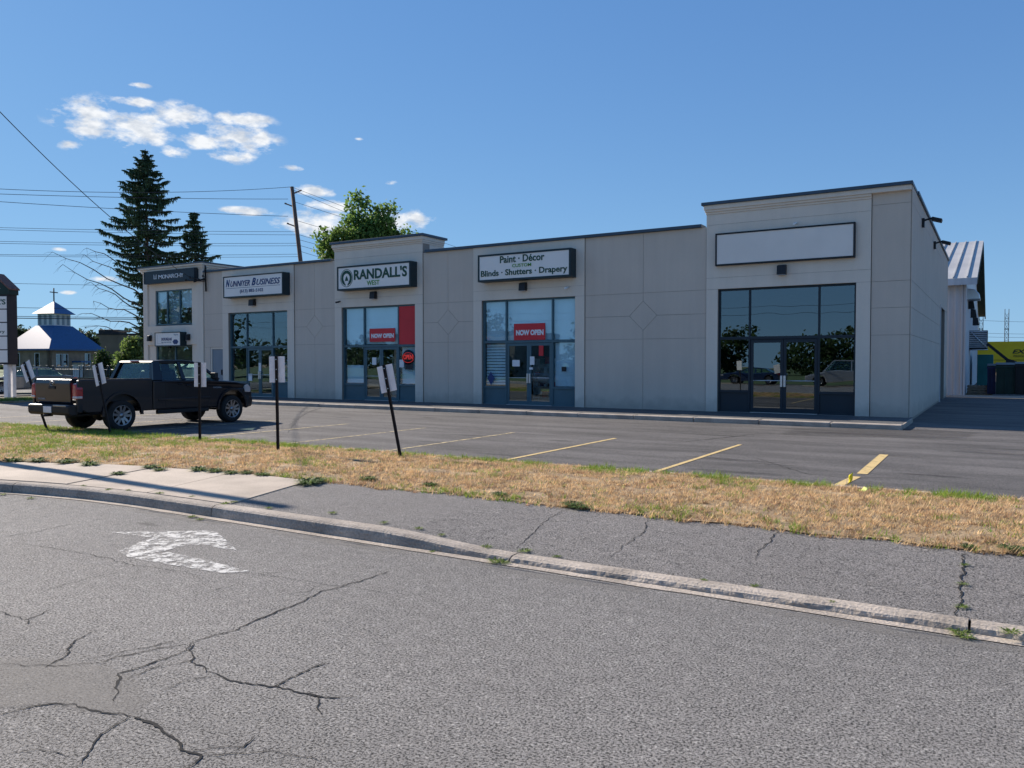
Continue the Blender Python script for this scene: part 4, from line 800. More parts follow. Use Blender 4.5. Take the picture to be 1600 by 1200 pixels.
# greenhouse: roof, pillars, glass
zr, zb = 1.745, 1.22; wt, wb = .66, .86
roof = [(.98, zr-.05), (1.04, zr-.015), (1.40, zr+.01), (1.95, zr+.01), (2.25, zr-.02), (2.40, zr-.07), (2.38, zr-.10), (1.0, zr-.09)]
MB().prism(roof, 'y', -wt-.015, wt+.015).build('roof', 'paint_black', t, bevel=.035, seg=3)
MB().prism([(.87, zb-.02), (.87, zb+.02), (2.95, zb+.0), (2.95, zb-.04)], 'y', -wb-.01, wb+.01).build('belt', 'paint_black', t, bevel=.01)
def pil(mb, b0, b1, t0, t1, s, th=.05):
    quad(mb, [(b0, s*wb, zb), (b1, s*wb, zb), (t1, s*wt, zr-.06), (t0, s*wt, zr-.06)], s*th*-1)
for s in (-1, 1):
    for a4 in ((.86, 1.14, .99, 1.18), (1.72, 1.84, 1.72, 1.80), (2.83, 2.95, 2.32, 2.40)):
        pm = MB(); pil(pm, *a4, s)
        if a4[0] < 1: quad(pm, [(.87, s*wb, zb), (.87, s*(wb-.12), zb), (1.0, s*(wt-.10), zr-.06), (1.0, s*wt, zr-.06)], .04)
        pm.build('pillar', 'paint_black', t)
for s in (-1, 1):
    for (b0, b1, t0, t1) in ((1.14, 1.72, 1.18, 1.72), (1.84, 2.83, 1.80, 2.32)):
        mb = MB(); quad(mb, [(b0, s*(wb-.015), zb), (b1, s*(wb-.015), zb), (t1, s*(wt-.015), zr-.07), (t0, s*(wt-.015), zr-.07)], .005); mb.build('side_glass', 'car_glass', t)
mb = MB(); quad(mb, [(.88, -wb+.12, zb), (.88, wb-.12, zb), (1.005, wt-.10, zr-.07), (1.005, -wt+.10, zr-.07)], .005); mb.build('rear_glass', 'car_glass', t)
mb = MB(); quad(mb, [(2.93, -wb+.02, zb), (2.93, wb-.02, zb), (2.385, wt-.02, zr-.07), (2.385, -wt+.02, zr-.07)], .005); mb.build('windscreen', 'car_glass', t)
MB().box(.955, 1.0, -.16, .16, zr-.045, zr-.015).build('high_brake_light', 'tail', t, bevel=.006)
# inside
for y in (-.38, .38):
    st = MB().rbox((1.72, y, 1.18), (.16, .50, .62), Matrix.Rotation(R(-12), 3, 'Y')).rbox((2.0, y, .86), (.55, .5, .16), Matrix.Identity(3)).build('seat', 'trim', t, bevel=.05, seg=3)
    MB().rbox((1.60, y, 1.56), (.10, .27, .18), Matrix.Rotation(R(-10), 3, 'Y')).build('headrest', 'trim', st, bevel=.04, seg=3)
MB().box(2.6, 2.9, -.8, .8, 1.15, 1.28).build('dashboard', 'trim', t, bevel=.04); MB().lathe([(.17, -.015), (.185, 0), (.17, .015), (.155, 0), (.17, -.015)], (2.48, .38, 1.26), (-.9, 0, .4), 24).build('steering_wheel', 'trim', t)
for s in (-1, 1):
    MB().rbox((2.66, s*1.03, 1.33), (.11, .20, .17), Matrix.Identity(3)).box(2.64, 2.70, s*.88, s*.96, 1.25, 1.30).build('mirror', 'trim', t, bevel=.03, seg=3)
    for cx_ in (0, FX):
        fl = MB()
        o_ = arc(cx_, .42, .555, math.pi*1.02, -.02*math.pi, 16); i_ = arc(cx_, .42, .495, math.pi*1.02, -.02*math.pi, 16)
        for k in range(16): fl.prism([o_[k], o_[k+1], i_[k+1], i_[k]], 'y', s*(HW-.03), s*(HW+.035))
        nose(fl.build('wheel_arch_flare', 'paint_black', t), r0=-9)
    dr = MB(); dr.tube([(1.78, s*(HW+.001), 1.24), (1.78, s*(HW+.001), .52)], .006, 4); dr.tube([(2.62, s*(HW+.001), 1.22), (2.62, s*(HW+.001), .72), (2.52, s*(HW+.001), .52), (1.22, s*(HW+.001), .52), (1.22, s*(HW+.001), 1.24)], .006, 4); dr.build('door_seam', 'trim', t)
    MB().box(1.84, 2.02, s*(HW-.005), s*(HW+.03), 1.06, 1.10).box(1.60, 1.72, s*(HW-.005), s*(HW+.02), 1.10, 1.14).build('door_handle', 'paint_black', t, bevel=.01)
    MB().box(1.0, 2.62, s*(HW-.002), s*(HW+.018), .70, .76).build('side_moulding', 'paint_black', t, bevel=.008)
    MB().box(1.0, 2.6, s*(HW-.12), s*(HW-.02), .36, .47).build('sill', 'trim', t, bevel=.02)
    nose(MB().prism([(3.88, .84), (4.17, .82), (4.17, .97), (4.02, 1.07), (3.88, 1.04)], 'y', s*(HW-.22), s*(HW+.008)).build('headlight', 'amber', t, bevel=.03))

    text('TACOMA', 'lettering', 'grey_txt', t, 2.72, 3.0, .98, 1.02, 0, .0, depth=.004, tf=(lambda p, s=s: Vector((p.x if s < 0 else 5.72-p.x, s*(HW+.002-p.y), p.z))))
nose(MB().prism([(3.97, .38), (4.22, .42), (4.27, .55), (4.25, .70), (4.02, .74)], 'y', -HW-.01, HW+.01).build('front_bumper', 'paint_black', t, bevel=.05, seg=3))
MB().box(4.18, 4.24, -.5, .5, .76, .98).build('grille', 'chrome', t, bevel=.02)
MB().tube([(2.95, .82, 1.2), (2.88, .82, 1.9)], .004, 5).build('aerial', 'black', t)
wheels(t, (0, FX), .885, WR, .24, 5)
MB().tube([(0, -.7, WR), (0, .7, WR)], .06).lathe([(0, -.16), (.14, -.1), (.16, 0), (.14, .1), (0, .16)], (0, 0, WR), (0, 1, 0), 16).build('rear_axle', 'trim', t); MB().tube([(FX, -.7, WR), (FX, .7, WR)], .05).box(-1.1, 3.9, -.5, -.4, .46, .58).box(-1.1, 3.9, .4, .5, .46, .58).tube([(-1.25, -.62, .42), (-.6, -.62, .45), (0.6, -.55, .5)], .035).build('chassis', 'trim', t)
MB().tube([(-1.42, 0, .44), (-1.2, 0, .44)], .03).build('tow_hitch', 'trim', t)
t.rotation_euler.z = R(92); t.location = (-19.2, 11.62, .042)

# --- simple cars
def carpaint(name, col): M[name] = mat(name, col, .25, 0, metal=.4, spec=.5, coat=.7)
carpaint('paint_grey', (.09, .10, .115)); carpaint('paint_white', (.45, .46, .47)); carpaint('paint_silver', (.45, .46, .48)); carpaint('paint_blue', (.03, .06, .14))
def sedan(name, loc, rz, paint, label, cat, L_=4.7, H_=1.45, van=False, group=None):
    t = thing(name, (0, 0, 0), label, cat, group); HW = .9; wr = .33; fx = L_-.95-.95
    zb = .98 if not van else 1.08; r0 = -.92; r1 = L_-.92
    low = [(r0+.05, zb-.06), (r0, .75), (r0+.05, .32), (-.46, .24)]+arc(0, .33, .42, math.pi, 0, 10)+[(fx-.46, .22)]+arc(fx, .33, .42, math.pi, 0, 10)+[(r1-.1, .26), (r1, .45), (r1-.03, .70), (r1-.35, .82), (r1-1.25, zb-.03), (r1-1.6, zb), (-.35 if not van else r0+.1, zb+.02)]
    MB().prism(low, 'y', -HW, HW).build('body', paint, t, bevel=.06, seg=3)
    if van: tp = [(-.82, zb), (-.72, H_-.06), (2.2, H_-.04), (2.95, zb)]
    else: tp = [(-.30, zb), (.35, H_-.05), (1.55, H_-.02), (2.75, zb)]
    mb = MB(); rt = .66
    (a0, _), (a1, h1), (a2, h2), (a3, _) = tp
    MB().prism([(a1-.02, h1-.04), (a1+.15, h1+.03), ((a1+a2)/2, H_), (a2, h2+.01), (a2+.08, h2-.05)], 'y', -rt-.01, rt+.01).build('roof', paint, t, bevel=.04, seg=3)
    pm = MB(); mid = (a1+a2)/2+.1
    for s in (-1, 1):
        for b, u in ((a0, a1), (mid, mid), (a3-.1, a2)): quad(pm, [(b, s*.82, zb-.02), (b+.1, s*.82, zb-.02), (u+.08, s*rt, h1-.02), (u, s*rt, h1-.02)], -s*.05)
    pm.build('pillars', paint, t)
    for s in (-1, 1):
        mb = MB(); quad(mb, [(a0+.05, s*.80, zb), (a3-.05, s*.80, zb), (a2+.03, s*(rt-.02), h1-.01), (a1+.02, s*(rt-.02), h1-.01)], .004); mb.build('side_glass', 'car_glass', t)
    mb = MB(); quad(mb, [(a3, -.78, zb), (a3, .78, zb), (a2+.06, rt-.04, h2-.02), (a2+.06, -rt+.04, h2-.02)], .004); mb.build('windscreen', 'car_glass', t)
    mb = MB(); quad(mb, [(a0, -.78, zb), (a0, .78, zb), (a1, rt-.04, h1-.02), (a1, -rt+.04, h1-.02)], .004); mb.build('rear_glass', 'car_glass', t)
    MB().box(.2, 2.2, -.7, .7, .5, .95).build('seats', 'trim', t, bevel=.08)
    for s in (-1, 1):
        MB().box(r1-.28, r1-.02, s*.55, s*(HW+.004), .60, .74).build('headlight', 'amber', t, bevel=.03); MB().box(r0+.02, r0+.25, s*.5, s*(HW+.004), .72, .88).build('tail_light', 'tail', t, bevel=.03)
        MB().rbox((a3-.25, s*.98, zb+.03), (.12, .18, .13), Matrix.Identity(3)).build('mirror', paint, t, bevel=.03)
    wheels(t, (0, fx), .86, wr, .21, 5); t.location = loc; t.rotation_euler.z = rz; return t
p = G(62, 612, .012); sedan('parked_car', (-46.3, 25.6, .013), R(-118), 'paint_grey', 'grey sedan half hidden behind the white legs of the roadside sign', 'car')

# ------------------------------------------------------------------ small signs on posts along the verge
def post_sign(base_px, top_px, Yp, lab, plate_rot, wid=.30, hgt=.47, dy=0.0):
    bx, by = G(*base_px, .10); zb_ = verge_z(bx, by); tx, tz = F(*top_px, by+dy); base = Vector((bx, by, zb_-.05)); top = Vector((tx, by+dy, tz))
    t = thing('post_sign', base, lab, 'sign', 'small parking signs on posts along the verge'); ax = (top-base).normalized(); mb = MB()
    u = Vector((math.cos(plate_rot), math.sin(plate_rot), 0)); u = (u-ax*u.dot(ax)).normalized(); n = u.cross(ax)
    Rm = Matrix((u, n, ax)).transposed(); ln = (top-base).length
    mb.rbox(base+ax*ln/2, (.045, .012, ln), Rm); mb.rbox(base+ax*ln/2+u*.02+n*.012, (.008, .03, ln-.001), Rm); mb.rbox(base+ax*ln/2-u*.02+n*.012, (.008, .03, ln-.002), Rm); mb.build('post', 'rust', t)
    c = base+ax*(ln-hgt/2-.01)-n*.012; pm = MB(); pm.rbox(c, (wid, .004, hgt), Rm); pl = pm.build('sign_plate', 'plate', t, bevel=.0015)
    bb = MB()
    for k in (-.18, .0, .18): bb.rbox(c+ax*k+n*.03, (.016, .02, .016), Rm)
    bb.build('bolts', 'alu', t); return t
post_sign((435, 707), (432, 556), 0, 'upright blank plate on a straight dark post, in front of the lettered sign shop door', R(22))
post_sign((627, 714), (600, 570), 0, 'blank plate on a strongly leaning post before the glass doors with the neon sign', R(14))
post_sign((313, 689), (312, 566), 0, 'narrow looking blank plate on a straight post in front of the truck bonnet', R(14), .30, .50)
post_sign((174, 678), (151, 568), 0, 'blank plate on a leaning post in front of the truck bed', R(14), .30, .50)
post_sign((75, 671), (38, 566), 0, 'blank plate on a leaning post at the tailgate, farthest left of the row', R(14), .30, .50)
# marking flags
x, y = G(1322, 766, .08); t = thing('marker_flag', (x, y, .08), 'small bright yellow flag on a thin wire at the lot edge beside the painted line', 'flag'); z1 = .26
MB().tube([(x, y, .030), (x+.01, y, z1)], .0025, 5).build('wire_stem', 'alu', t)
M['flag'] = mat('yellow_flag', (.75, .66, .02), .6, .05)
mb = MB(); g_ = [[mb.bm.verts.new((x+.01+.024*i+.010*math.sin(j*1.3)+.008*j, y+.008*math.sin(i*2+j), z1-.11+.032*j+.02*i)) for j in range(5)] for i in range(3)]
for i in range(2):
    for j in range(4): mb.bm.faces.new((g_[i][j], g_[i+1][j], g_[i+1][j+1], g_[i][j+1]))
o = mb.build('flag_cloth', 'flag', t, smooth=True); sd = o.modifiers.new('s', 'SOLIDIFY'); sd.thickness = .001
x, y = G(1349, 771, .08); t = thing('marker_flag', (x, y, .08), 'crumpled pale yellow green flag lying at the lot edge right of the standing flag', 'flag')
M['flag2'] = mat('pale_flag', (.62, .72, .20), .6, .05); mb = MB(); g_ = [[mb.bm.verts.new((x-.05+.025*i, y+.016*j, .09+.02*math.sin(i*1.9+j)+.008*i+.008*j)) for j in range(5)] for i in range(5)]
for i in range(4):
    for j in range(4): mb.bm.faces.new((g_[i][j], g_[i+1][j], g_[i+1][j+1], g_[i][j+1]))
o = mb.build('flag_cloth', 'flag2', t, smooth=True); sd = o.modifiers.new('s', 'SOLIDIFY'); sd.thickness = .001

# ------------------------------------------------------------------ roadside tenant sign at the left
c = A(14, 567, 36); ang = R(24); base = Vector((c.x, c.y, .1)); t = thing('tenant_sign', base, 'tall two legged roadside sign with stacked white tenant panels and gabled top', 'sign')
OFF[t.name] = Vector((0, 0, 0)); wd = 2.5; dp = .55
# local: x along face (right end at 0), y depth, front face towards -Y
M['sign_dark'] = mat('sign_dark_brown', (.025, .02, .025), .6, .1); M['tile_red'] = mat('sign_shingle', (.20, .10, .08), .85, .3, 8)
MB().box(-wd, 0, 0, dp, 1.55, 4.72).build('cabinet', 'sign_dark', t)
MB().prism([(-wd-.06, 4.72), (.06, 4.72), (.06, 4.95), (-wd/2+.5, 5.62), (-wd/2-.5, 5.62), (-wd-.06, 4.95)], 'y', -.03, dp+.03).build('gable', 'bin_green', t)
MB().prism([(-wd-.1, 4.93), (-wd/2-.55, 5.60), (-wd/2+.55, 5.60), (.1, 4.93), (.1, 5.0), (-wd/2+.56, 5.70), (-wd/2-.56, 5.70), (-wd-.1, 5.0)], 'y', -.035, dp+.07).build('roof', 'tile_red', t)
zs = [1.62, 2.22, 2.84, 3.46, 4.06, 4.66]
for i, (za, zb_) in enumerate(zip(zs, zs[1:])):
    pn = MB().box(-wd+.08, -.06, -.02, 0, za+.02, zb_-.03).build('tenant_panel', 'sign_face', t)
    if i == 4: text("RANDALL'S", 'lettering', 'green_txt', pn, -wd+.35, -.1, za+.2, za+.45, -.021, .03, depth=.004)
    if i == 3: text('Paint · Décor', 'lettering', 'green_txt', pn, -wd+.4, -.55, za+.2, za+.42, -.021, .02, depth=.004)
    if i == 2: text('Custom Blinds', 'lettering', 'green_txt', pn, -wd+.3, -.42, za+.34, za+.52, -.021, .02, depth=.004); text('Shutters · Drapery', 'lettering', 'green_txt', pn, -wd+.2, -.16, za+.1, za+.27, -.021, .02, depth=.004)
text('PLAZA', 'lettering', 'white_txt', t, -wd/2-.1, -.35, 4.98, 5.15, -.031, .01, depth=.004)
for x in (-.10, -wd+.32): MB().box(x-.2, x, .02, .22, -.1, 1.55).box(x-.2, x, dp-.2, dp, -.1, 1.55).build('leg', 'plate', t, bevel=.01)
t.rotation_euler.z = ang
# ------------------------------------------------------------------ church far left
def church():
    base = A(77, 569, 90); base.z = 0; t = thing('church', base, 'small stone church with a hipped blue roof, lantern and cross', 'church'); OFF[t.name] = Vector((0, 0, 0))
    S_ = 7.7; S2 = 6.2; ze = 3.3; o = .35   # corner at origin; right face along +x (towards image right), left face along +y... both rotated later
    mb = MB()
    def wall(p, q, holes):
        d = (Vector(q)-Vector(p)); ln = d.length; d.normalize(); n = Vector((d.y, -d.x))
        segs = sorted(holes); x = 0
        def bx(a, b, z0, z1):
            if b-a < .01: return
            P = [Vector(p)+d*a, Vector(p)+d*b]; mb.prism([(P[0].x, P[0].y), (P[1].x, P[1].y), (P[1].x-n.x*.35, P[1].y-n.y*.35), (P[0].x-n.x*.35, P[0].y-n.y*.35)], 'z', z0, z1)
        for a, b, z0, z1 in segs: bx(x, a, 0, ze); bx(a, b, 0, z0); bx(a, b, z1, ze); x = b
        bx(x, ln, 0, ze)
    h1 = [(1.0, 1.75, 1.3, 2.7), (2.0, 2.6, 1.3, 2.7), (5.2, 5.9, 1.3, 2.8)]; h2 = [(1.4, 2.0, 1.3, 2.8), (4.2, 4.8, 1.3, 2.8)]
    wall((0, 0), (S_, 0), h1); wall((S_, 0), (S_, S2), []); wall((S_, S2), (0, S2), []); wall((0, S2), (0, 0), [(S2-b, S2-a, c_, d_) for a, b, c_, d_ in h2])
    w = mb.build('wall', 'stone', t)
    for a, b, c_, d_ in h1: wn = MB().box(a-.06, b+.06, -.03, .05, c_-.06, c_).box(a-.06, b+.06, -.03, .05, d_, d_+.06).box(a-.06, a, -.03, .05, c_, d_).box(b, b+.06, -.03, .05, c_, d_).build('window', 'white_metal', t); MB().box(a, b, .1, .12, c_, d_).build('pane', 'glass_dark', wn)
    for a, b, c_, d_ in h2: wn = MB().box(-.03, .05, a-.06, b+.06, c_-.06, c_).box(-.03, .05, a-.06, b+.06, d_, d_+.06).box(-.03, .05, a-.06, a, c_, d_).box(-.03, .05, b, b+.06, c_, d_).build('window', 'white_metal', t); MB().box(.1, .12, a, b, c_, d_).build('pane', 'glass_dark', wn)
    cx, cy_ = S_/2, S2/2; l = 1.35; zt = 6.1; mb = MB()
    e = [(-o, -o), (S_+o, -o), (S_+o, S2+o), (-o, S2+o)]; u = [(cx-l, cy_-l), (cx+l, cy_-l), (cx+l, cy_+l), (cx-l, cy_+l)]
    for i in range(4): a, b = e[i], e[(i+1) % 4]; c_, d_ = u[(i+1) % 4], u[i]; mb.face([(*a, ze), (*b, ze), (*c_, zt), (*d_, zt)])
    mb.face([(*p, zt) for p in u]); mb.face([(*p, ze) for p in e]); mb.box(-o, S_+o, -o-.06, -o, ze-.16, ze+.03).box(-o-.06, -o, -o-.06, S2+o, ze-.16, ze+.03); rf = mb.build('roof', 'brick_roof', t)
    l = 1.2; mb = MB(); mb.box(cx-l, cx+l, cy_-l, cy_+l, zt-.4, 7.55); lan = mb.build('lantern', 'white_metal', t)
    mb = MB()
    for k in range(3): q = -l+.35+k*.75; mb.box(cx+q, cx+q+.4, cy_-l-.01, cy_-l+.05, zt+.1, 7.35).box(cx-l-.01, cx-l+.05, cy_+q, cy_+q+.4, zt+.1, 7.35)
    mb.build('louvre', 'grey_door', lan); l = 1.62; mb = MB(); e = [(cx-l, cy_-l), (cx+l, cy_-l), (cx+l, cy_+l), (cx-l, cy_+l)]
    for i in range(4): mb.face([(*e[i], 7.5), (*e[(i+1) % 4], 7.5), (cx, cy_, 9.05)])
    mb.face([(*p, 7.5) for p in e]); mb.build('lantern_roof', 'brick_roof', lan)
    MB().tube([(cx, cy_, 9.0), (cx, cy_, 10.6)], .07).tube([(cx-.55, cy_, 10.1), (cx+.55, cy_, 10.1)], .06).build('cross', 'trim', t)
    MB().box(3.2, 4.9, -1.3, 0, 1.75, 1.95).build('porch_roof', 'brick_roof', t); MB().box(3.3, 4.8, -.08, .0, 0, 1.75).build('door', 'white_metal', t)
    t.rotation_euler.z = R(106); return t
church()
# railings with curled tops, in front of the church
def railing(p0, p1, label):
    t = thing('fence', p0, label, 'fence'); p0 = Vector(p0); p1 = Vector(p1); d = p1-p0; n = int(d.length/.24); mb = MB(); pb = MB(); u = d.normalized()
    for k in range(n+1):
        q = p0+d*k/n; mb.tube([q, q+Vector((0, 0, 1.15+.12*math.sin(k*.35)**2))], .016, 4)
        if k % 4 == 0: mb.tube([q+u*.3*math.cos(a)+Vector((0, 0, 1.15+.3*math.sin(a))) for a in [math.pi*j/6 for j in range(7)]], .014, 4)
        if k % 16 == 0: pb.tube([q, q+Vector((0, 0, 1.35))], .05, 6)
    mb.tube([p0+Vector((0, 0, 1.1)), p1+Vector((0, 0, 1.1))], .025, 4); mb.tube([p0+Vector((0, 0, .25)), p1+Vector((0, 0, .25))], .025, 4)
    mb.build('railings', 'coping', t); pb.build('posts', 'black', t)
a = A(44, 600, 74); b = A(130, 600, 70); c_ = A(205, 600, 66); a.z = b.z = c_.z = .05
railing(a, b, 'pale iron railings with scrolled tops in front of the church door'); railing(b, c_, 'pale iron railings with scrolled tops between the church and the bushes')
# brown store beyond
p = A(150, 569, 118); p.z = 0; t = thing('warehouse', p, 'low brown flat roofed building behind the bushes right of the church', 'building'); OFF[t.name] = Vector((0, 0, 0))
MB().box(0, 26, 0, 18, 0, 5.9).build('wall', 'brown', t, bevel=.05); MB().box(6.3, 12, -.05, .02, 4.3, 5.7).build('sign_band', 'white_metal', t); MB().box(-.1, 26.1, -.1, 18, 5.9, 6.1).build('roof_edge', 'trim', t)
MB().box(4.6, 8, 4, 6, 6.1, 7.0).build('rooftop_unit', 'trim', t, bevel=.1); MB().box(-1, 2, 3, 6, 6.1, 6.8).build('rooftop_unit', 'trim', t, bevel=.1); t.rotation_euler.z = R(34)

# ------------------------------------------------------------------ vegetation
def col_j(c, j): k = 1+random.uniform(-j, j); return (c[0]*k, c[1]*k*(1+random.uniform(-.05, .05)), c[2]*k)
def leafquad(V, Fc, Cc, p, s, col, flat=.0):
    a = random.uniform(0, 6.283); z = random.uniform(-1, 1); r = math.sqrt(1-z*z); n = Vector((r*math.cos(a), r*math.sin(a), z+flat)).normalized()
    u = n.orthogonal().normalized(); u = Matrix.Rotation(random.uniform(0, 6.28), 3, n)@u; v = n.cross(u); i = len(V)
    V += [tuple(p-u*s*.5), tuple(p+v*s*.36), tuple(p+u*s*.6), tuple(p-v*s*.36)]; Fc.append((i, i+1, i+2, i+3)); Cc += [col]*4
def crown(name, blobs, n, s, col, parent, mtl='leaf', jit=.35, clump=.22, group=14):
    V, Fc, Cc = [], [], []; tot = sum(b[3]*b[4]*b[5] for b in blobs)
    for (cx, cy_, cz, rx, ry, rz) in blobs:
        k = int(n*rx*ry*rz/tot/group)+2
        for _ in range(k):
            d = Vector((random.gauss(0, 1), random.gauss(0, 1), random.gauss(0, 1))).normalized()*(random.uniform(.35, 1.05)**.55)
            c = Vector((cx+d.x*rx, cy_+d.y*ry, cz+d.z*rz)); cc = col_j(col, jit)
            for _ in range(group): leafquad(V, Fc, Cc, c+Vector((random.gauss(0, clump), random.gauss(0, clump), random.gauss(0, clump*.8))), s*random.uniform(.6, 1.3), cc, .4)
    return rawmesh(name, V, Fc, mtl, Cc, parent)
def spruce(loc, H_, prof, label, dead=True, seed=1, dens=1.0):
    random.seed(seed); t = thing('spruce_tree', loc, label, 'tree'); L0 = Vector(loc)
    MB().tube([L0, L0+Vector((.1, 0, H_*.5)), L0+Vector((0, 0, H_))], [.24, .13, .02]).build('trunk', 'bark', t)
    V, Fc, Cc = [], [], []; br = MB(); z = H_-.2
    while z > prof[0][0]*H_:
        f = z/H_; r = 0
        for (a, ra), (b, rb) in zip(prof, prof[1:]):
            if a <= f <= b: r = ra+(rb-ra)*(f-a)/(b-a)
        nb = random.randint(4, 6); a0 = random.uniform(0, 6.28)
        for k in range(nb):
            if random.random() < .16: continue
            a = a0+6.283*k/nb+random.uniform(-.3, .3); ln = max(.2, r*random.uniform(.5, 1.03)); d = Vector((math.cos(a), math.sin(a), 0)); P = []
            for j in range(7):
                q = j/6; P.append(L0+Vector((0, 0, z))+d*ln*q+Vector((0, 0, -.16*ln*math.sin(q*2.2)+.10*ln*q*q+.05*math.sin(q*5+k))))
            br.tube(P, [.035*(1-q/7)+.006 for q in range(7)], 4, cap=False)
            side = Vector((-d.y, d.x, 0)); m = int(ln*36*dens)+3
            for _ in range(m):
                q = random.uniform(.12, 1.03); i = min(5, int(q*6)); c = P[i].lerp(P[i+1], min(1.1, q*6-i)); w = (.16+.30*ln*.4)*(1.05-q*.75)
                o = side*random.uniform(-w, w)+d*random.uniform(-.1, .1); hang = random.uniform(.05, .42); cc = col_j((.045, .085, .045), .55)
                c = c+o+Vector((0, 0, .04))
                for _ in range(3):
                    u = Vector((random.uniform(-.13, .13), random.uniform(-.13, .13), -hang*random.uniform(.5, 1))); v = Vector((random.uniform(-1, 1), random.uniform(-1, 1), random.uniform(-.3, .3))).normalized()*random.uniform(.025, .055)
                    i0 = len(V); V += [tuple(c-v), tuple(c+v), tuple(c+u+v*.6), tuple(c+u-v*.3)]; Fc.append((i0, i0+1, i0+2, i0+3)); Cc += [cc]*4
                    u = (d*random.uniform(.3, 1)+side*random.uniform(-1, 1)).normalized()*random.uniform(.12, .26); i0 = len(V); w2 = Vector((0, 0, random.uniform(.02, .045))); V += [tuple(c-w2), tuple(c+w2), tuple(c+u+w2*.4), tuple(c+u-w2*.6)]; Fc.append((i0, i0+1, i0+2, i0+3)); Cc += [cc]*4
        z -= random.uniform(.26, .46)*(1 if f < .8 else .8)
    br.build('branches', 'bark', t); rawmesh('crown', V, Fc, 'needle', Cc, t)
    if dead:
        mb = MB(); out = Vector((-.52, -.30, 0)).normalized(); 
        for k, (z0, ln, dr, sp_) in enumerate([(6.2, 6.0, 3.2, .25), (6.8, 4.9, 2.6, -.15), (5.4, 5.2, 2.9, .4), (4.8, 4.8, 1.3, -.3), (4.1, 4.4, 1.1, .1), (3.6, 3.6, .7, .5), (7.6, 3.9, 2.2, .2), (5.0, 4.0, 2.4, .0)]):
            d = (out+Vector((-out.y, out.x, 0))*sp_).normalized(); P = [L0+Vector((0, 0, z0))+d*ln*q/7+Vector((0, 0, dr*(q/7)**.9+.12*math.sin(q*1.7+k))) for q in range(8)]; mb.tube(P, [.05*(1-q/8)+.008 for q in range(8)], 5)
            for j in range(2, 8):
                for _ in range(2): e = P[j]+d*random.uniform(.2, .7)+Vector((random.uniform(-.4, .4), random.uniform(-.4, .4), random.uniform(-.7, .1))); mb.tube([P[j], (P[j]+e)/2+Vector((0, 0, .06)), e], [.012, .008, .004], 3)
        mb.build('dead_branches', 'bark', t)
    return t
p = A(231, 569, 56); spruce((p.x, p.y, 0), 16.7, [(.10, .5), (.30, .9), (.42, 1.2), (.48, 2.4), (.56, 3.2), (.67, 3.3), (.72, 2.6), (.80, 2.1), (.90, 1.3), (1.0, .1)], 'tall dark spruce with bare dead branches low on its left side', True, 3)
p = A(306, 569, 58); spruce((p.x, p.y, 0), 12.7, [(.40, 3.0), (.62, 2.9), (.74, 1.8), (.86, .9), (1.0, .08)], 'shorter slender spruce just right of the tall one', False, 5)
random.seed(11)
def broad(px_blobs, dist, base_px, label, n, s, col, ztop=None, name='deciduous_tree', trunk=.22, squash=.8):
    c0 = A(base_px, 569, dist); t = thing(name, (c0.x, c0.y, 0), label, 'tree'); bl = []; k = dist/FPX
    tr = MB().tube([(c0.x, c0.y, 0), (c0.x, c0.y, A(base_px, px_blobs[0][1], dist).z*.6)], [trunk, trunk*.6])
    fwd2 = Vector((_f.x, _f.y, 0)).normalized()
    for (x, y, rx, ry) in px_blobs:
        c = A(x, y, dist)+fwd2*random.uniform(-1, 1)*rx*k*.8; bl.append((c.x, c.y, c.z, rx*k, rx*k*squash, ry*k)); st = Vector((c0.x, c0.y, c.z*.55)); tr.tube([st, st.lerp(c, .6)+Vector((0, 0, .2)), c], [trunk*.4, trunk*.2, .02], 5)
    tr.build('trunk', 'bark', t); crown('crown', bl, n, s, col, t, clump=.20*s/.22); return t
broad([(560, 320, 13, 20), (548, 330, 9, 14), (590, 335, 16, 16), (612, 330, 12, 8), (560, 350, 25, 14), (580, 372, 45, 22), (545, 378, 30, 18), (505, 372, 12, 14), (512, 392, 18, 16), (628, 365, 12, 9), (600, 352, 20, 14), (640, 366, 8, 7), (520, 400, 14, 20), (610, 385, 25, 14), (575, 400, 40, 16)], 52, 566, 'bright green broadleaf tree rising behind the flat roof beside the utility pole', 11000, .24, (.15, .24, .055), trunk=.25)
broad([(205, 545, 17, 17), (212, 575, 16, 25), (196, 570, 12, 22)], 62, 206, 'rounded green shrub tree between the church and the corner tower', 9000, .2, (.13, .19, .05), trunk=.12)
broad([(164, 560, 10, 14), (170, 582, 12, 18), (158, 572, 8, 12)], 74, 166, 'dark loose shrub at the right corner of the church', 3000, .22, (.035, .06, .02), trunk=.1)
broad([(30, 525, 18, 10), (50, 530, 14, 8), (10, 540, 16, 14)], 120, 30, 'low tree with bare tips behind the left of the church', 2500, .5, (.03, .045, .02), trunk=.2)
broad([(127, 530, 12, 10), (140, 538, 10, 10), (115, 536, 8, 8)], 105, 128, 'thin low tree between the church roof and the brown building', 2000, .4, (.04, .06, .03), trunk=.15)
for i, (x, w, dd) in enumerate([(-60, 80, 150), (60, 60, 165), (175, 70, 200), (230, 60, 210)]):
    broad([(x, 548, w*.5, 22), (x+w*.4, 552, w*.4, 18), (x-w*.4, 553, w*.4, 16)], dd, x, ['far tree at the very left edge beyond the street', 'far tree rising just behind the church', 'far tree over the brown building', 'far tree hidden low behind the corner tower'][i], 2500, .7, (.035, .05, .025), trunk=.3)

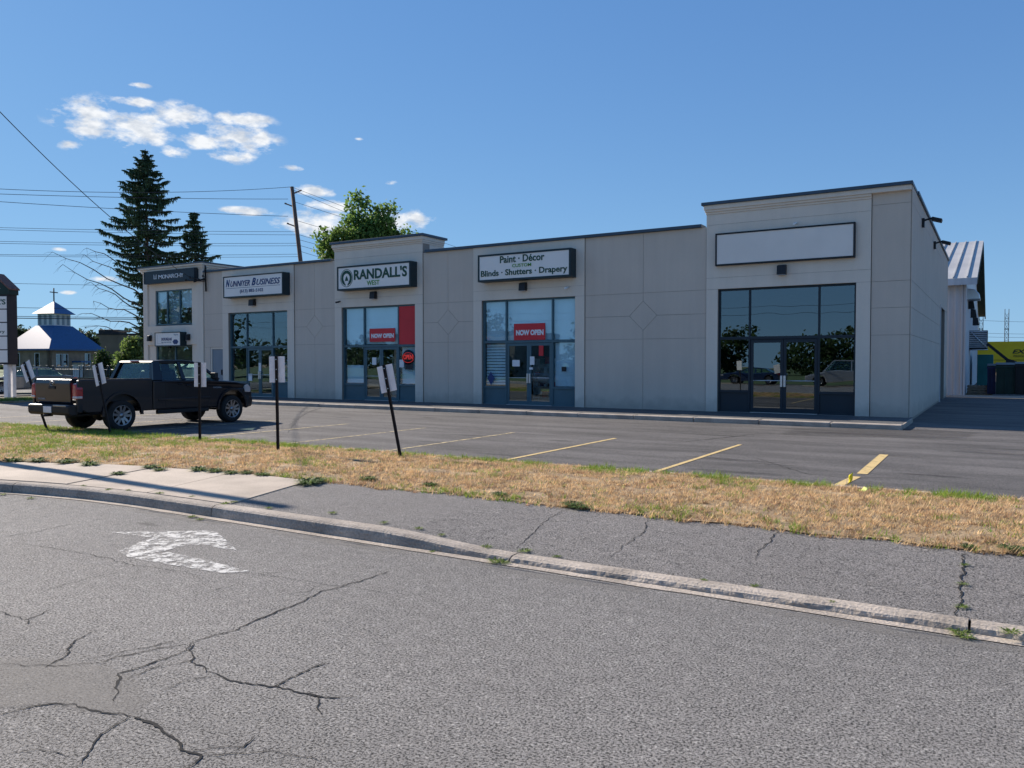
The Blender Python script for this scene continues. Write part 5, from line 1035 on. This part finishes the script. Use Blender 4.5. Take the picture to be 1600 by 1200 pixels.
random.seed(61); bl = []
for k in range(150):
    a = math.radians(random.uniform(-150, -48)); d = random.uniform(230, 330); bl.append((d*math.sin(a), d*math.cos(a), random.uniform(2, 6), random.uniform(6, 13), random.uniform(6, 13), random.uniform(3, 7)))
tag(crown('distant_trees', bl, 26000, 1.5, (.045, .07, .035), None, clump=1.3), 'far off band of trees along the horizon at the left', 'woods', None, 'stuff')
# ------------------------------------------------------------------ utility poles and wires
def pole(base, top, label, r=.16, arms=(), name='utility_pole', group=None):
    t = thing(name, base, label, 'utility pole', group); MB().tube([base, top], [r, r*.7], 12).build('post', 'wood_pole', t)
    for k, (f, dx, dy, ln) in enumerate(arms):
        p = Vector(base).lerp(Vector(top), f); d = Vector((dx, dy, .35)).normalized()*ln; MB().tube([p, p+d], .05, 6).lathe([(0, 0), (.07, .02), (.04, .08), (.07, .12), (0, .16)], p+d, d, 8).build('insulator_arm', 'wood_pole', t)
    return t
def wire(a, b, sag, r, label, n=16, group='overhead wires behind the row of shops'):
    a = Vector(a); b = Vector(b); P = [a.lerp(b, i/n)-Vector((0, 0, sag*4*(i/n)*(1-i/n))) for i in range(n+1)]
    o = MB().tube(P, r*.72, 5).build('overhead_wire', 'wire'); return tag(o, label, 'wire', group)
D_ = 56; pt = A(456, 292, D_); pb = A(471, 420, D_); dr = pt-pb; pbase = pt-dr*(pt.z/dr.z)
pole(pbase, pt, 'weathered leaning utility pole rising behind the low roof', .19, [(.965, .8, .4, .55), (.90, -.8, -.4, .6), (.80, -.8, -.4, .6)])
WL = 'thin overhead wire running left from the leaning utility pole'
for i, (y0, y1, dy) in enumerate([(292, 292, 2), (301, 311, 1), (311, 338, 2)]): wire(A(-60, y0, 44), A(456-6*(i > 0), y1, D_), (.35, .1, .1)[i], .022, ['highest wire left of the utility pole', 'second wire from the top left of the utility pole', 'third wire from the top left of the utility pole'][i])
for i, (y0, y1) in enumerate([(354, 362), (357, 367), (376, 380), (379, 384), (397, 397), (399, 401)]): wire(A(-60, y0, 50), A(464+i, y1, D_), .08, .018, 'thin low wire among the three close pairs crossing behind the spruces')
for i, (y0, y1) in enumerate([(441, 449), (479, 485), (493, 497), (496, 499)]): wire(A(-60, y0, 60), A(420, y1, 62), .05, (.02, .025, .03, .045)[i], ['lone wire crossing above the church cross', 'wire crossing just over the church lantern roof', 'upper of the two close wires across the church lantern', 'thick lower wire across the church lantern'][i])
for i, (x0, y0, x1, y1) in enumerate([(458, 293, 760, 402), (458, 297, 700, 395), (462, 316, 740, 400), (465, 345, 640, 392), (468, 367, 640, 410), (469, 375, 600, 405), (470, 384, 600, 415), (470, 393, 560, 415)]):
    wire(A(x0, y0, D_), A(x1, y1, 75), .1, .02, ['highest wire falling right from the pole to behind the shop roof', 'second wire falling right from the pole into the bright green tree', 'third wire falling right from the pole into the bright green tree'][i] if i < 3 else 'short low wire in the fan falling right from the pole behind the roof')
wire(A(-90, 80, 22), TOWER_TIE, .5, .02, 'thick service cable dropping across the sky to the corner tower', 24, group=None)
pole((-19.5, 6.75, 0), (-19.9, 8.45, 8.0), 'leaning street pole beyond the left end of the pavement', .15)
# ------------------------------------------------------------------ barn and yard at the right
t = thing('metal_barn', (-1.4, 47, 0), 'white corrugated metal barn with a pale standing seam roof behind the shops', 'barn'); ze, zr_ = 6.05, 10.25; yn, yf_, ym = 47, 84, 65.4
mb = MB(); mb.prism([(yn, 0), (yf_, 0), (yf_, ze), (ym, zr_-.1), (yn, ze)], 'x', -16, -1.4)
w = mb.build('wall', 'white_metal', t); mb = MB(); x = -16
while x < -1.45: mb.prism([(x, yn), (x+.04, yn-.04), (x+.12, yn-.04), (x+.16, yn)], 'z', .05, ze-.2); x += .3
y = 47.1
while y < 83.5: mb.prism([(-1.4, y), (-1.36, y+.04), (-1.36, y+.12), (-1.4, y+.16)], 'z', .05, ze-.2); y += .3
mb.box(-1.42, -1.34, 46.94, 47.04, 0, ze).build('corrugation', 'white_metal', w)
sl = (zr_-ze)/(ym-yn); mb = MB(); ov = .55
for s, ye in ((1, yn-.5), (-1, yf_+.5)):
    zE = ze-sl*.5
    mb.prism([(ye, zE), (ym, zr_), (ym, zr_+.10), (ye, zE+.10)], 'x', -16.4, -1.4+ov)
rf = mb.build('roof', 'roof_metal', t); mb = MB(); x = -16.2
while x < -1.4+ov: mb.prism([(yn-.5, ze-sl*.5+.10), (ym, zr_+.1), (ym, zr_+.19), (yn-.5, ze-sl*.5+.19)], 'x', x, x+.05); x += .62
mb.build('standing_seams', 'roof_metal', rf); mb = MB(); mb.prism([(yn-.5, ze-sl*.5-.22), (yn-.5, ze-sl*.5-.005), (ym, zr_-.005), (yf_+.5, ze-sl*.5-.005), (yf_+.5, ze-sl*.5-.22), (ym, zr_-.22)], 'x', -1.4+ov-.06, -1.4+ov+.02)
mb.build('rake_board', 'soffit', rf); MB().prism([(yn-.46, ze-sl*.5-.01), (ym, zr_-.02), (yf_+.46, ze-sl*.5-.01), (ym, zr_-.10)], 'x', -1.4, -1.4+ov-.07).build('soffit', 'soffit', rf)
MB().box(-16.4, -1.4+ov, yn-.58, yn-.5, ze-sl*.5-.25, ze-sl*.5+.08).build('gutter', 'white_metal', rf)
MB().box(-1.405, -1.37, 54.5, 57.5, 0, 2.6).build('dark_doorway', 'black', t)
t = thing('wall_hood', (-1.4, 50, 5.2), 'grey curved vent hood high on the barn side wall', 'vent hood'); MB().prism([(-1.4, 5.15), (-.75, 5.15), (-.8, 5.45), (-1.0, 5.68), (-1.4, 5.75)], 'y', 49.6, 51.2).build('hood', 'alu', t, bevel=.03)
for yy, zz, sz, lb in ((51.5, 4.75, .34, 'black box lamp on the barn wall right under the vent hood'), (56.5, 4.5, .36, 'black box lamp in the middle of the barn wall'), (62, 4.25, .4, 'black box lamp farthest along the barn wall')):
    o = MB().prism([(-1.38, zz), (-1.38+sz, zz), (-1.38+sz*.8, zz+.5), (-1.38, zz+.55)], 'y', yy, yy+.3).build('box_lamp', 'black', None, bevel=.02); tag(o, lb, 'lamp', 'box lamps on the barn wall')
t = thing('louvred_unit', (-1.4, 55, 2.5), 'grey louvred air unit on a bracket sticking out of the barn wall', 'air unit'); MB().box(-1.38, -.42, 54.7, 55.9, 2.55, 3.65).build('casing', 'trim', t, bevel=.02); mb = MB()
for k in range(9): mb.rbox((-.9, 54.67, 2.66+k*.115), (.9, .06, .05), Matrix.Rotation(R(30), 3, 'X'))
mb.build('louvres', 'white_metal', t); MB().tube([(-1.3, 54.6, 3.6), (-.45, 54.6, 2.6)], .03).tube([(-1.38, 54.6, 2.5), (-.4, 54.6, 2.5)], .03).build('bracket', 'alu', t)
def pallet(x, y, z, rz, label):
    t = thing('pallet', (0, 0, 0), label, 'pallet', 'pallets stacked by the barn'); mb = MB()
    for k in range(6): mb.box(-.55+k*.2, -.43+k*.2, -.5, .5, .11, .13)
    for k in range(3): mb.box(-.6, .6, -.5+k*.45, -.41+k*.45, .02, .109)
    for k in range(3): mb.box(-.55+k*.48, -.42+k*.48, -.5, .5, 0, .019)
    mb.build('boards', 'wood', t); t.location = (x, y, z); t.rotation_euler.z = rz; return t
pw = ['bottom', 'second lowest', 'third', 'top']
for k in range(4): pallet(-.68+random.uniform(-.06, .06), 48.7+random.uniform(-.05, .05), .0+k*.135, random.uniform(-.08, .08), f'weathered wooden pallet, the {pw[k]} one of the stack by the barn corner')
def skip(x0, x1, y0, y1, h, m, label, lid=True):
    t = thing('dumpster', (x0, y0, 0), label, 'dumpster', 'dumpsters in the shaded yard'); mb = MB(); mb.prism([(y0+.12, .1), (y1-.1, .1), (y1, h), (y0, h-.12)], 'x', x0, x1); b = mb.build('bin_body', m, t, bevel=.02)
    mb = MB(); n = max(2, int((x1-x0)/.4))
    for k in range(n+1): xx = x0+(x1-x0-.06)*k/n; mb.prism([(y0+.07, .12), (y0+.13, .12), (y0+.01, h-.13), (y0-.05, h-.13)], 'x', xx, xx+.06)
    mb.box(x0-.03, x1+.03, y0-.06, y0+.02, h-.2, h-.11).build('ribs', m, b)
    if lid: MB().prism([(y0-.05, h-.1), (y1+.03, h+.02), (y1+.03, h+.06), (y0-.05, h-.05)], 'x', x0-.02, x1+.02).build('lid', 'black', t, bevel=.01)
    return t
skip(F(1543, 570, 48)[0], F(1556.2, 570, 48)[0], 48.0, 49.2, 1.62, 'bin_blue', 'narrow dark blue bin between the pallets and the green dumpster'); skip(F(1556.5, 570, 48)[0], F(1586.4, 570, 48)[0], 47.9, 49.4, 1.68, 'bin_green', 'dark green ribbed dumpster in the middle of the shaded yard'); skip(F(1586.8, 570, 48)[0], 4.2, 47.8, 49.4, 1.72, 'trim', 'near black dumpster at the right edge of the photograph')
o = MB().box(F(1527, 560, 57)[0], F(1552, 560, 57)[0], 57, 62, .2, F(1540, 554, 57)[1]); t = o.build('storage_box', 'teal', None, bevel=.02); tag(t, 'teal storage box behind the pallets beside the barn', 'storage box')
mb = MB(); mb.rbox((.30, 54, 2.15), (2.0, .25, .16), Matrix.Rotation(R(43), 3, 'Y')); mb.rbox((.75, 54, 1.75), (.5, .5, .3), Matrix.Rotation(R(20), 3, 'Y')); tag(mb.build('lifting_beam', 'black', None), 'black slanting beam rising over the dumpsters in front of the yellow trailer', 'beam')
t = thing('yellow_trailer', (-1.3, 80, 0), 'long yellow box trailer with black slanted lettering behind the yard', 'trailer'); MB().box(-3.0, 9.0, 80, 82.6, .9, 3.55).build('box_body', 'yellow', t, bevel=.04)
text('EXPRESS', 'lettering', 'black', t, F(1582, 548, 79.99)[0], F(1582, 548, 79.99)[0]+2.6, F(1582, 552.5, 80)[1], F(1582, 546, 80)[1], 79.995, .03, .3); text('FREIGHT LINES', 'lettering', 'black', t, F(1584, 555, 80)[0], F(1584, 555, 80)[0]+1.7, F(1582, 558, 80)[1], F(1582, 554.5, 80)[1], 79.995, .0)
MB().box(-3, 9, 79.98, 80, 1.95, 1.98).build('seam', 'black', t)
for x in (-2, -.8, 6, 7.2): MB().lathe([(0, 0), (.48, 0), (.5, .05), (.5, .3), (0, .32)], (x, 80.1, .5), (0, 1, 0), 20).build('wheel', 'rubber', t)
def mast(px, top, dist, label, w=.55):
    b = A(px, 569, dist); b.z = 0; H_ = A(px, top, dist).z; t = thing('lattice_mast', b, label, 'mast'); mb = MB(); C = [b+Vector((sx*w/2, sy*w/2, 0)) for sx, sy in ((-1, -1), (1, -1), (1, 1), (-1, 1))]; z = 0; up = Vector((0, 0, 1))
    for c in C: mb.tube([c, c+up*H_], .05, 4)
    k = 0
    while z < H_-.9:
        for i in range(4): p, q = C[i], C[(i+1) % 4]; mb.tube([p+up*z, q+up*(z+.9)], .028, 3); mb.tube([p+up*z, q+up*z], .03, 3)
        if k % 3 == 2: mb.box(b.x-w*.6, b.x+w*.6, b.y-w*.6, b.y+w*.6, z, z+.12)
        z += .9; k += 1
    mb.build('frame', 'coping', t); return t
mast(1572, 483, 130, 'thin lattice mast in the sky over the yellow trailer'); mast(1532, 494, 130, 'thin lattice mast partly hidden behind the barn overhang')
for k, (y0, y1) in enumerate([(499, 503), (519, 521), (525, 526)]): wire(A(1500, y0, 128), A(1700, y1, 128), .2, .03, ['highest faint wire right of the barn', 'middle faint wire right of the barn', 'lowest faint wire right of the barn'][k], group='faint wires behind the yard')
# ------------------------------------------------------------------ what stands across the road, behind the viewer (it shows in the shop glass)
random.seed(21)
def back_tree(x, y, h, r, label, n=3500):
    t = thing('deciduous_tree', (x, y, 0), label, 'tree'); MB().tube([(x, y, 0), (x, y, h*.7)], [.25, .1]).build('trunk', 'bark', t)
    crown('crown', [(x+random.uniform(-.7, .7)*r, y+random.uniform(-.3, .3)*r, h*q, r*s, r*s, h*.22) for q, s in ((.22, 1.1), (.3, 1.1), (.5, .9), (.6, 1), (.78, .6), (.55, .9), (.2, 1.2))], n, .55, (.05, .085, .03), t, clump=.5)
for i, (x, y, h, r) in enumerate([(-84, -12, 14, 6), (-60, -34, 6, 5), (-34, -62, 7, 4.5), (-20, -70, 6.5, 5), (-6, -80, 6, 6), (4, -75, 6, 5), (-44, -52, 10, 5), (-66, -50, 12, 6)]):
    back_tree(x, y, h, r, ['big dense tree across the road mirrored in the lettered shop window', 'medium tree across the road near the corner store', 'round tree across the road, left of the small pair', 'small tree across the road behind the dark car', 'broad tree across the road behind the white van', 'small tree across the road farthest right', 'tall tree behind the corner store across the road', 'tall dark tree left of the corner store across the road'][i])
sedan('parked_van', (-8.2, -13.6, .02), R(178), 'paint_white', 'white van parked across the road, mirrored in the dark right shop window', 'van', 5.0, 1.9, True)
sedan('parked_car', (-15, -13.6, .02), R(180), 'paint_blue', 'dark blue car parked across the road behind the white van', 'car')
sedan('parked_car', (-32, -13.8, .02), R(178), 'paint_silver', 'silver car parked across the road, farthest left', 'car')
t = thing('corner_store', (-64, -40, 0), 'pale flat roofed store with a red sign band across the road', 'building'); mb = MB().box(-72, -52, -48, -36, 0, 5.5); mb.build('wall', 'interior', t); MB().box(-70, -56, -36, -35.8, 3.6, 4.9).build('sign_band', 'red', t)
for k in range(4): MB().box(-70+k*4, -67+k*4, -36, -35.9, .5, 3).build('window', 'glass_dark', t)
MB().box(-72.1, -51.9, -48, -35.9, 5.5, 5.8).build('roof_edge', 'trim', t)
for x, lb in ((-46, 'street pole across the road, left of the cars'), (-22, 'street pole across the road between the parked cars'), (22, 'street pole across the road at the right')): pole((x, -14.5, 0), (x+.2, -14.5, 9.5), lb, .15, [(.95, 0, 1, .6), (.85, 0, 1, .6)], group='street poles across the road')
for z in (9.4, 8.4, 6.6, 6.0): wire((-90, -14.3, z), (60, -14.3, z-.2), .3, .02, ['highest', 'second highest', '', 'third', '', 'lowest'][int((9.5-z)/.7)] + ' wire strung along the street poles across the road', 20, group='wires across the road')
# ------------------------------------------------------------------ grass of the verge, weeds
random.seed(5)
def grass(name, n, xr, label):
    V, Fc, Cc = [], [], []
    for _ in range(n):
        X = xr[0]+(xr[1]-xr[0])*random.random(); ya = 7.72+cy(X)*.9+(.09*nz3(X*1.7, 3) if X > -7.9 else 0); Y = ya+(11.30-ya)*random.random()+.10*nz3(X*2.5, 1)
        if Y > 11.28: Y = 11.28
        t = (Y-ya)/(11.3-ya); g = (1.9*(t-.74)/.26 if t > .74 else 0)*max(0, .55+1.7*nz3(X*1.3, 8)+1.0*nz3(X*5, 8))
        left = smooth(-9, -17, X); ns = nz3(X*.9, Y*1.3, 2)+.6*nz3(X*3, Y*3, 5); green = g*.75+left*(.48+.35*t)+ns*.9-.30+(.35 if t < .1 and ns > .1 else 0)
        dn = nz3(X*1.8, Y*1.8, 9)
        if dn < -.28 and green < .3 and random.random() < .75: continue
        isg = random.random() < max(.03, min(.95, green+.15)); hgt = (.03+.05*random.random()+.05*max(0, nz3(X*4, Y*4, 20)))*(1.0 if not isg else .95+.5*max(0, g)*random.random()); z = verge_z(X, Y)
        if isg: c = (.17+.12*random.random(), .25+.13*random.random(), .05); 
        else:
            k = .7+.6*random.random(); c = (.74*k, .53*k, .29*k)
            if random.random() < .22+.6*max(0, nz3(X*1.7, Y*2.1, 31)): c = (.42*k, .26*k, .15*k)
        if abs(nz3(X*1.1, Y*1.5, 14)) < .05 and isg is False: c = tuple(q*.7 for q in c)
        for _ in range(5):
            a = random.uniform(0, 6.283); ln = random.uniform(.15, 1.3)*hgt; x0 = X+random.gauss(0, .02); y0 = Y+random.gauss(0, .02); w = .0035+.003*random.random(); hh = hgt*random.uniform(.6, 1.25)*(.75 if isg else .6)
            i = len(V); ca, sa = math.cos(a), math.sin(a); V += [(x0-sa*w, y0+ca*w, z-.01), (x0+sa*w, y0-ca*w, z-.01), (x0+ca*ln, y0+sa*ln, z+hh)]; Fc.append((i, i+1, i+2)); Cc += [c]*3
    o = rawmesh(name, V, Fc, 'grass', Cc); return tag(o, label, 'grass', None, 'stuff')
grass('verge_grass', 62000, (-26, 7.5), 'dry straw coloured grass with green patches on the verge')
def weed(n, s, seed, label, group, col=(.07, .12, .035)):
    random.seed(seed); V, Fc, Cc = [], [], []
    for _ in range(n):
        a = random.uniform(0, 6.283); ln = s*random.uniform(.3, 1); h = s*random.uniform(.15, .6); w = s*random.uniform(.05, .09); d = Vector((math.cos(a), math.sin(a), 0)); q = Vector((-d.y, d.x, 0)); b = d*s*random.uniform(0, .5); c = col_j(col, .4); i = len(V)
        V += [tuple(b), tuple(b+d*ln*.5+q*w+Vector((0, 0, h))), tuple(b+d*ln+Vector((0, 0, h*.8))), tuple(b+d*ln*.5-q*w+Vector((0, 0, h)))]; Fc.append((i, i+1, i+2, i+3)); Cc += [c]*4
    o = rawmesh('weed', V, Fc, 'leaf', Cc); return tag(o, label, 'weed', group)
protos = []
spots = [('b', [(185, 742, 1), (60, 722, 1.5), (105, 724, 1.6), (140, 728, 1.5), (235, 732, 1.2), (250, 736, 1), (310, 736, 1.4), (335, 738, 1.2), (360, 741, 1.1), (385, 741, 1.0), (410, 744, 1.0), (480, 757, 1.6), (495, 754, 1.3), (575, 752, 1.1), (672, 761, .9), (780, 776, .9), (905, 795, .9), (895, 792, 1.1), (20, 722, 1.4), (1512, 857, .6), (1575, 861, .8), (1592, 862, .7)]),
         ('k', [(300, 777, .5), (200, 767, .5), (130, 760, .5), (170, 766, .6), (250, 772, .7), (352, 788, .7), (365, 786, .6), (420, 795, .6), (520, 803, .7), (600, 818, .6), (655, 825, .6), (690, 832, .5), (760, 845, .7), (820, 850, .8), (870, 858, .5), (1100, 893, .4), (1180, 902, .5), (1505, 905, .5), (1503, 935, .6), (1508, 880, .5), (1580, 972, .8), (1300, 925, .3)]),
         ('g', [(775, 878, 1.0), (785, 880, .8), (48, 779, .7), (300, 808, .7), (312, 812, .6), (675, 862, .4), (1500, 990, .9), (1508, 996, .7), (5, 773, .7)])]
lab = {'b': ('low green weed clump growing where the dry verge meets the paving', 'weeds along the back of the pavement'), 'k': ('small weed tuft in the joint behind the kerb or in a path crack', 'weed tufts along the kerb top'), 'g': ('weed tuft growing in the gutter at the foot of the kerb', 'weed tufts in the gutter')}
for kind, L_ in spots:
    pr = None
    for i, (x, y, s) in enumerate(L_):
        z = .12 if kind != 'g' else .005; X, Y = G(x, y, z); zz = (verge_z(X, Y) if kind == 'b' and Y > 7.7 else path_z(X, Y)+.004) if kind != 'g' else .004
        if pr is None: pr = o = weed(120 if kind == 'b' else 60, .13 if kind == 'b' else .09, 30+len(kind), *lab[kind], col=(.13, .19, .06) if kind == 'b' else (.20, .27, .07))
        else: o = pr.copy(); COL.objects.link(o)
        o.location = (X, Y, zz); o.rotation_euler.z = random.uniform(0, 6.28); o.scale = (s*1.0, s*.8, s*(.6 if kind == 'b' else .6))
# grass of the side verge
random.seed(9); V, Fc, Cc = [], [], []
for _ in range(9000):
    X = random.uniform(-38.1, -35.4); Y = random.uniform(12, 26); c = col_j((.13, .19, .045), .4); a = random.uniform(0, 6.28); i = len(V); V += [(X, Y, .09), (X+.02, Y+.01, .09), (X+.05*math.cos(a), Y+.05*math.sin(a), .2)]; Fc.append((i, i+1, i+2)); Cc += [c]*3
tag(rawmesh('side_verge_grass', V, Fc, 'grass', Cc), 'green grass strip at the foot of the tall roadside sign', 'grass', None, 'stuff')
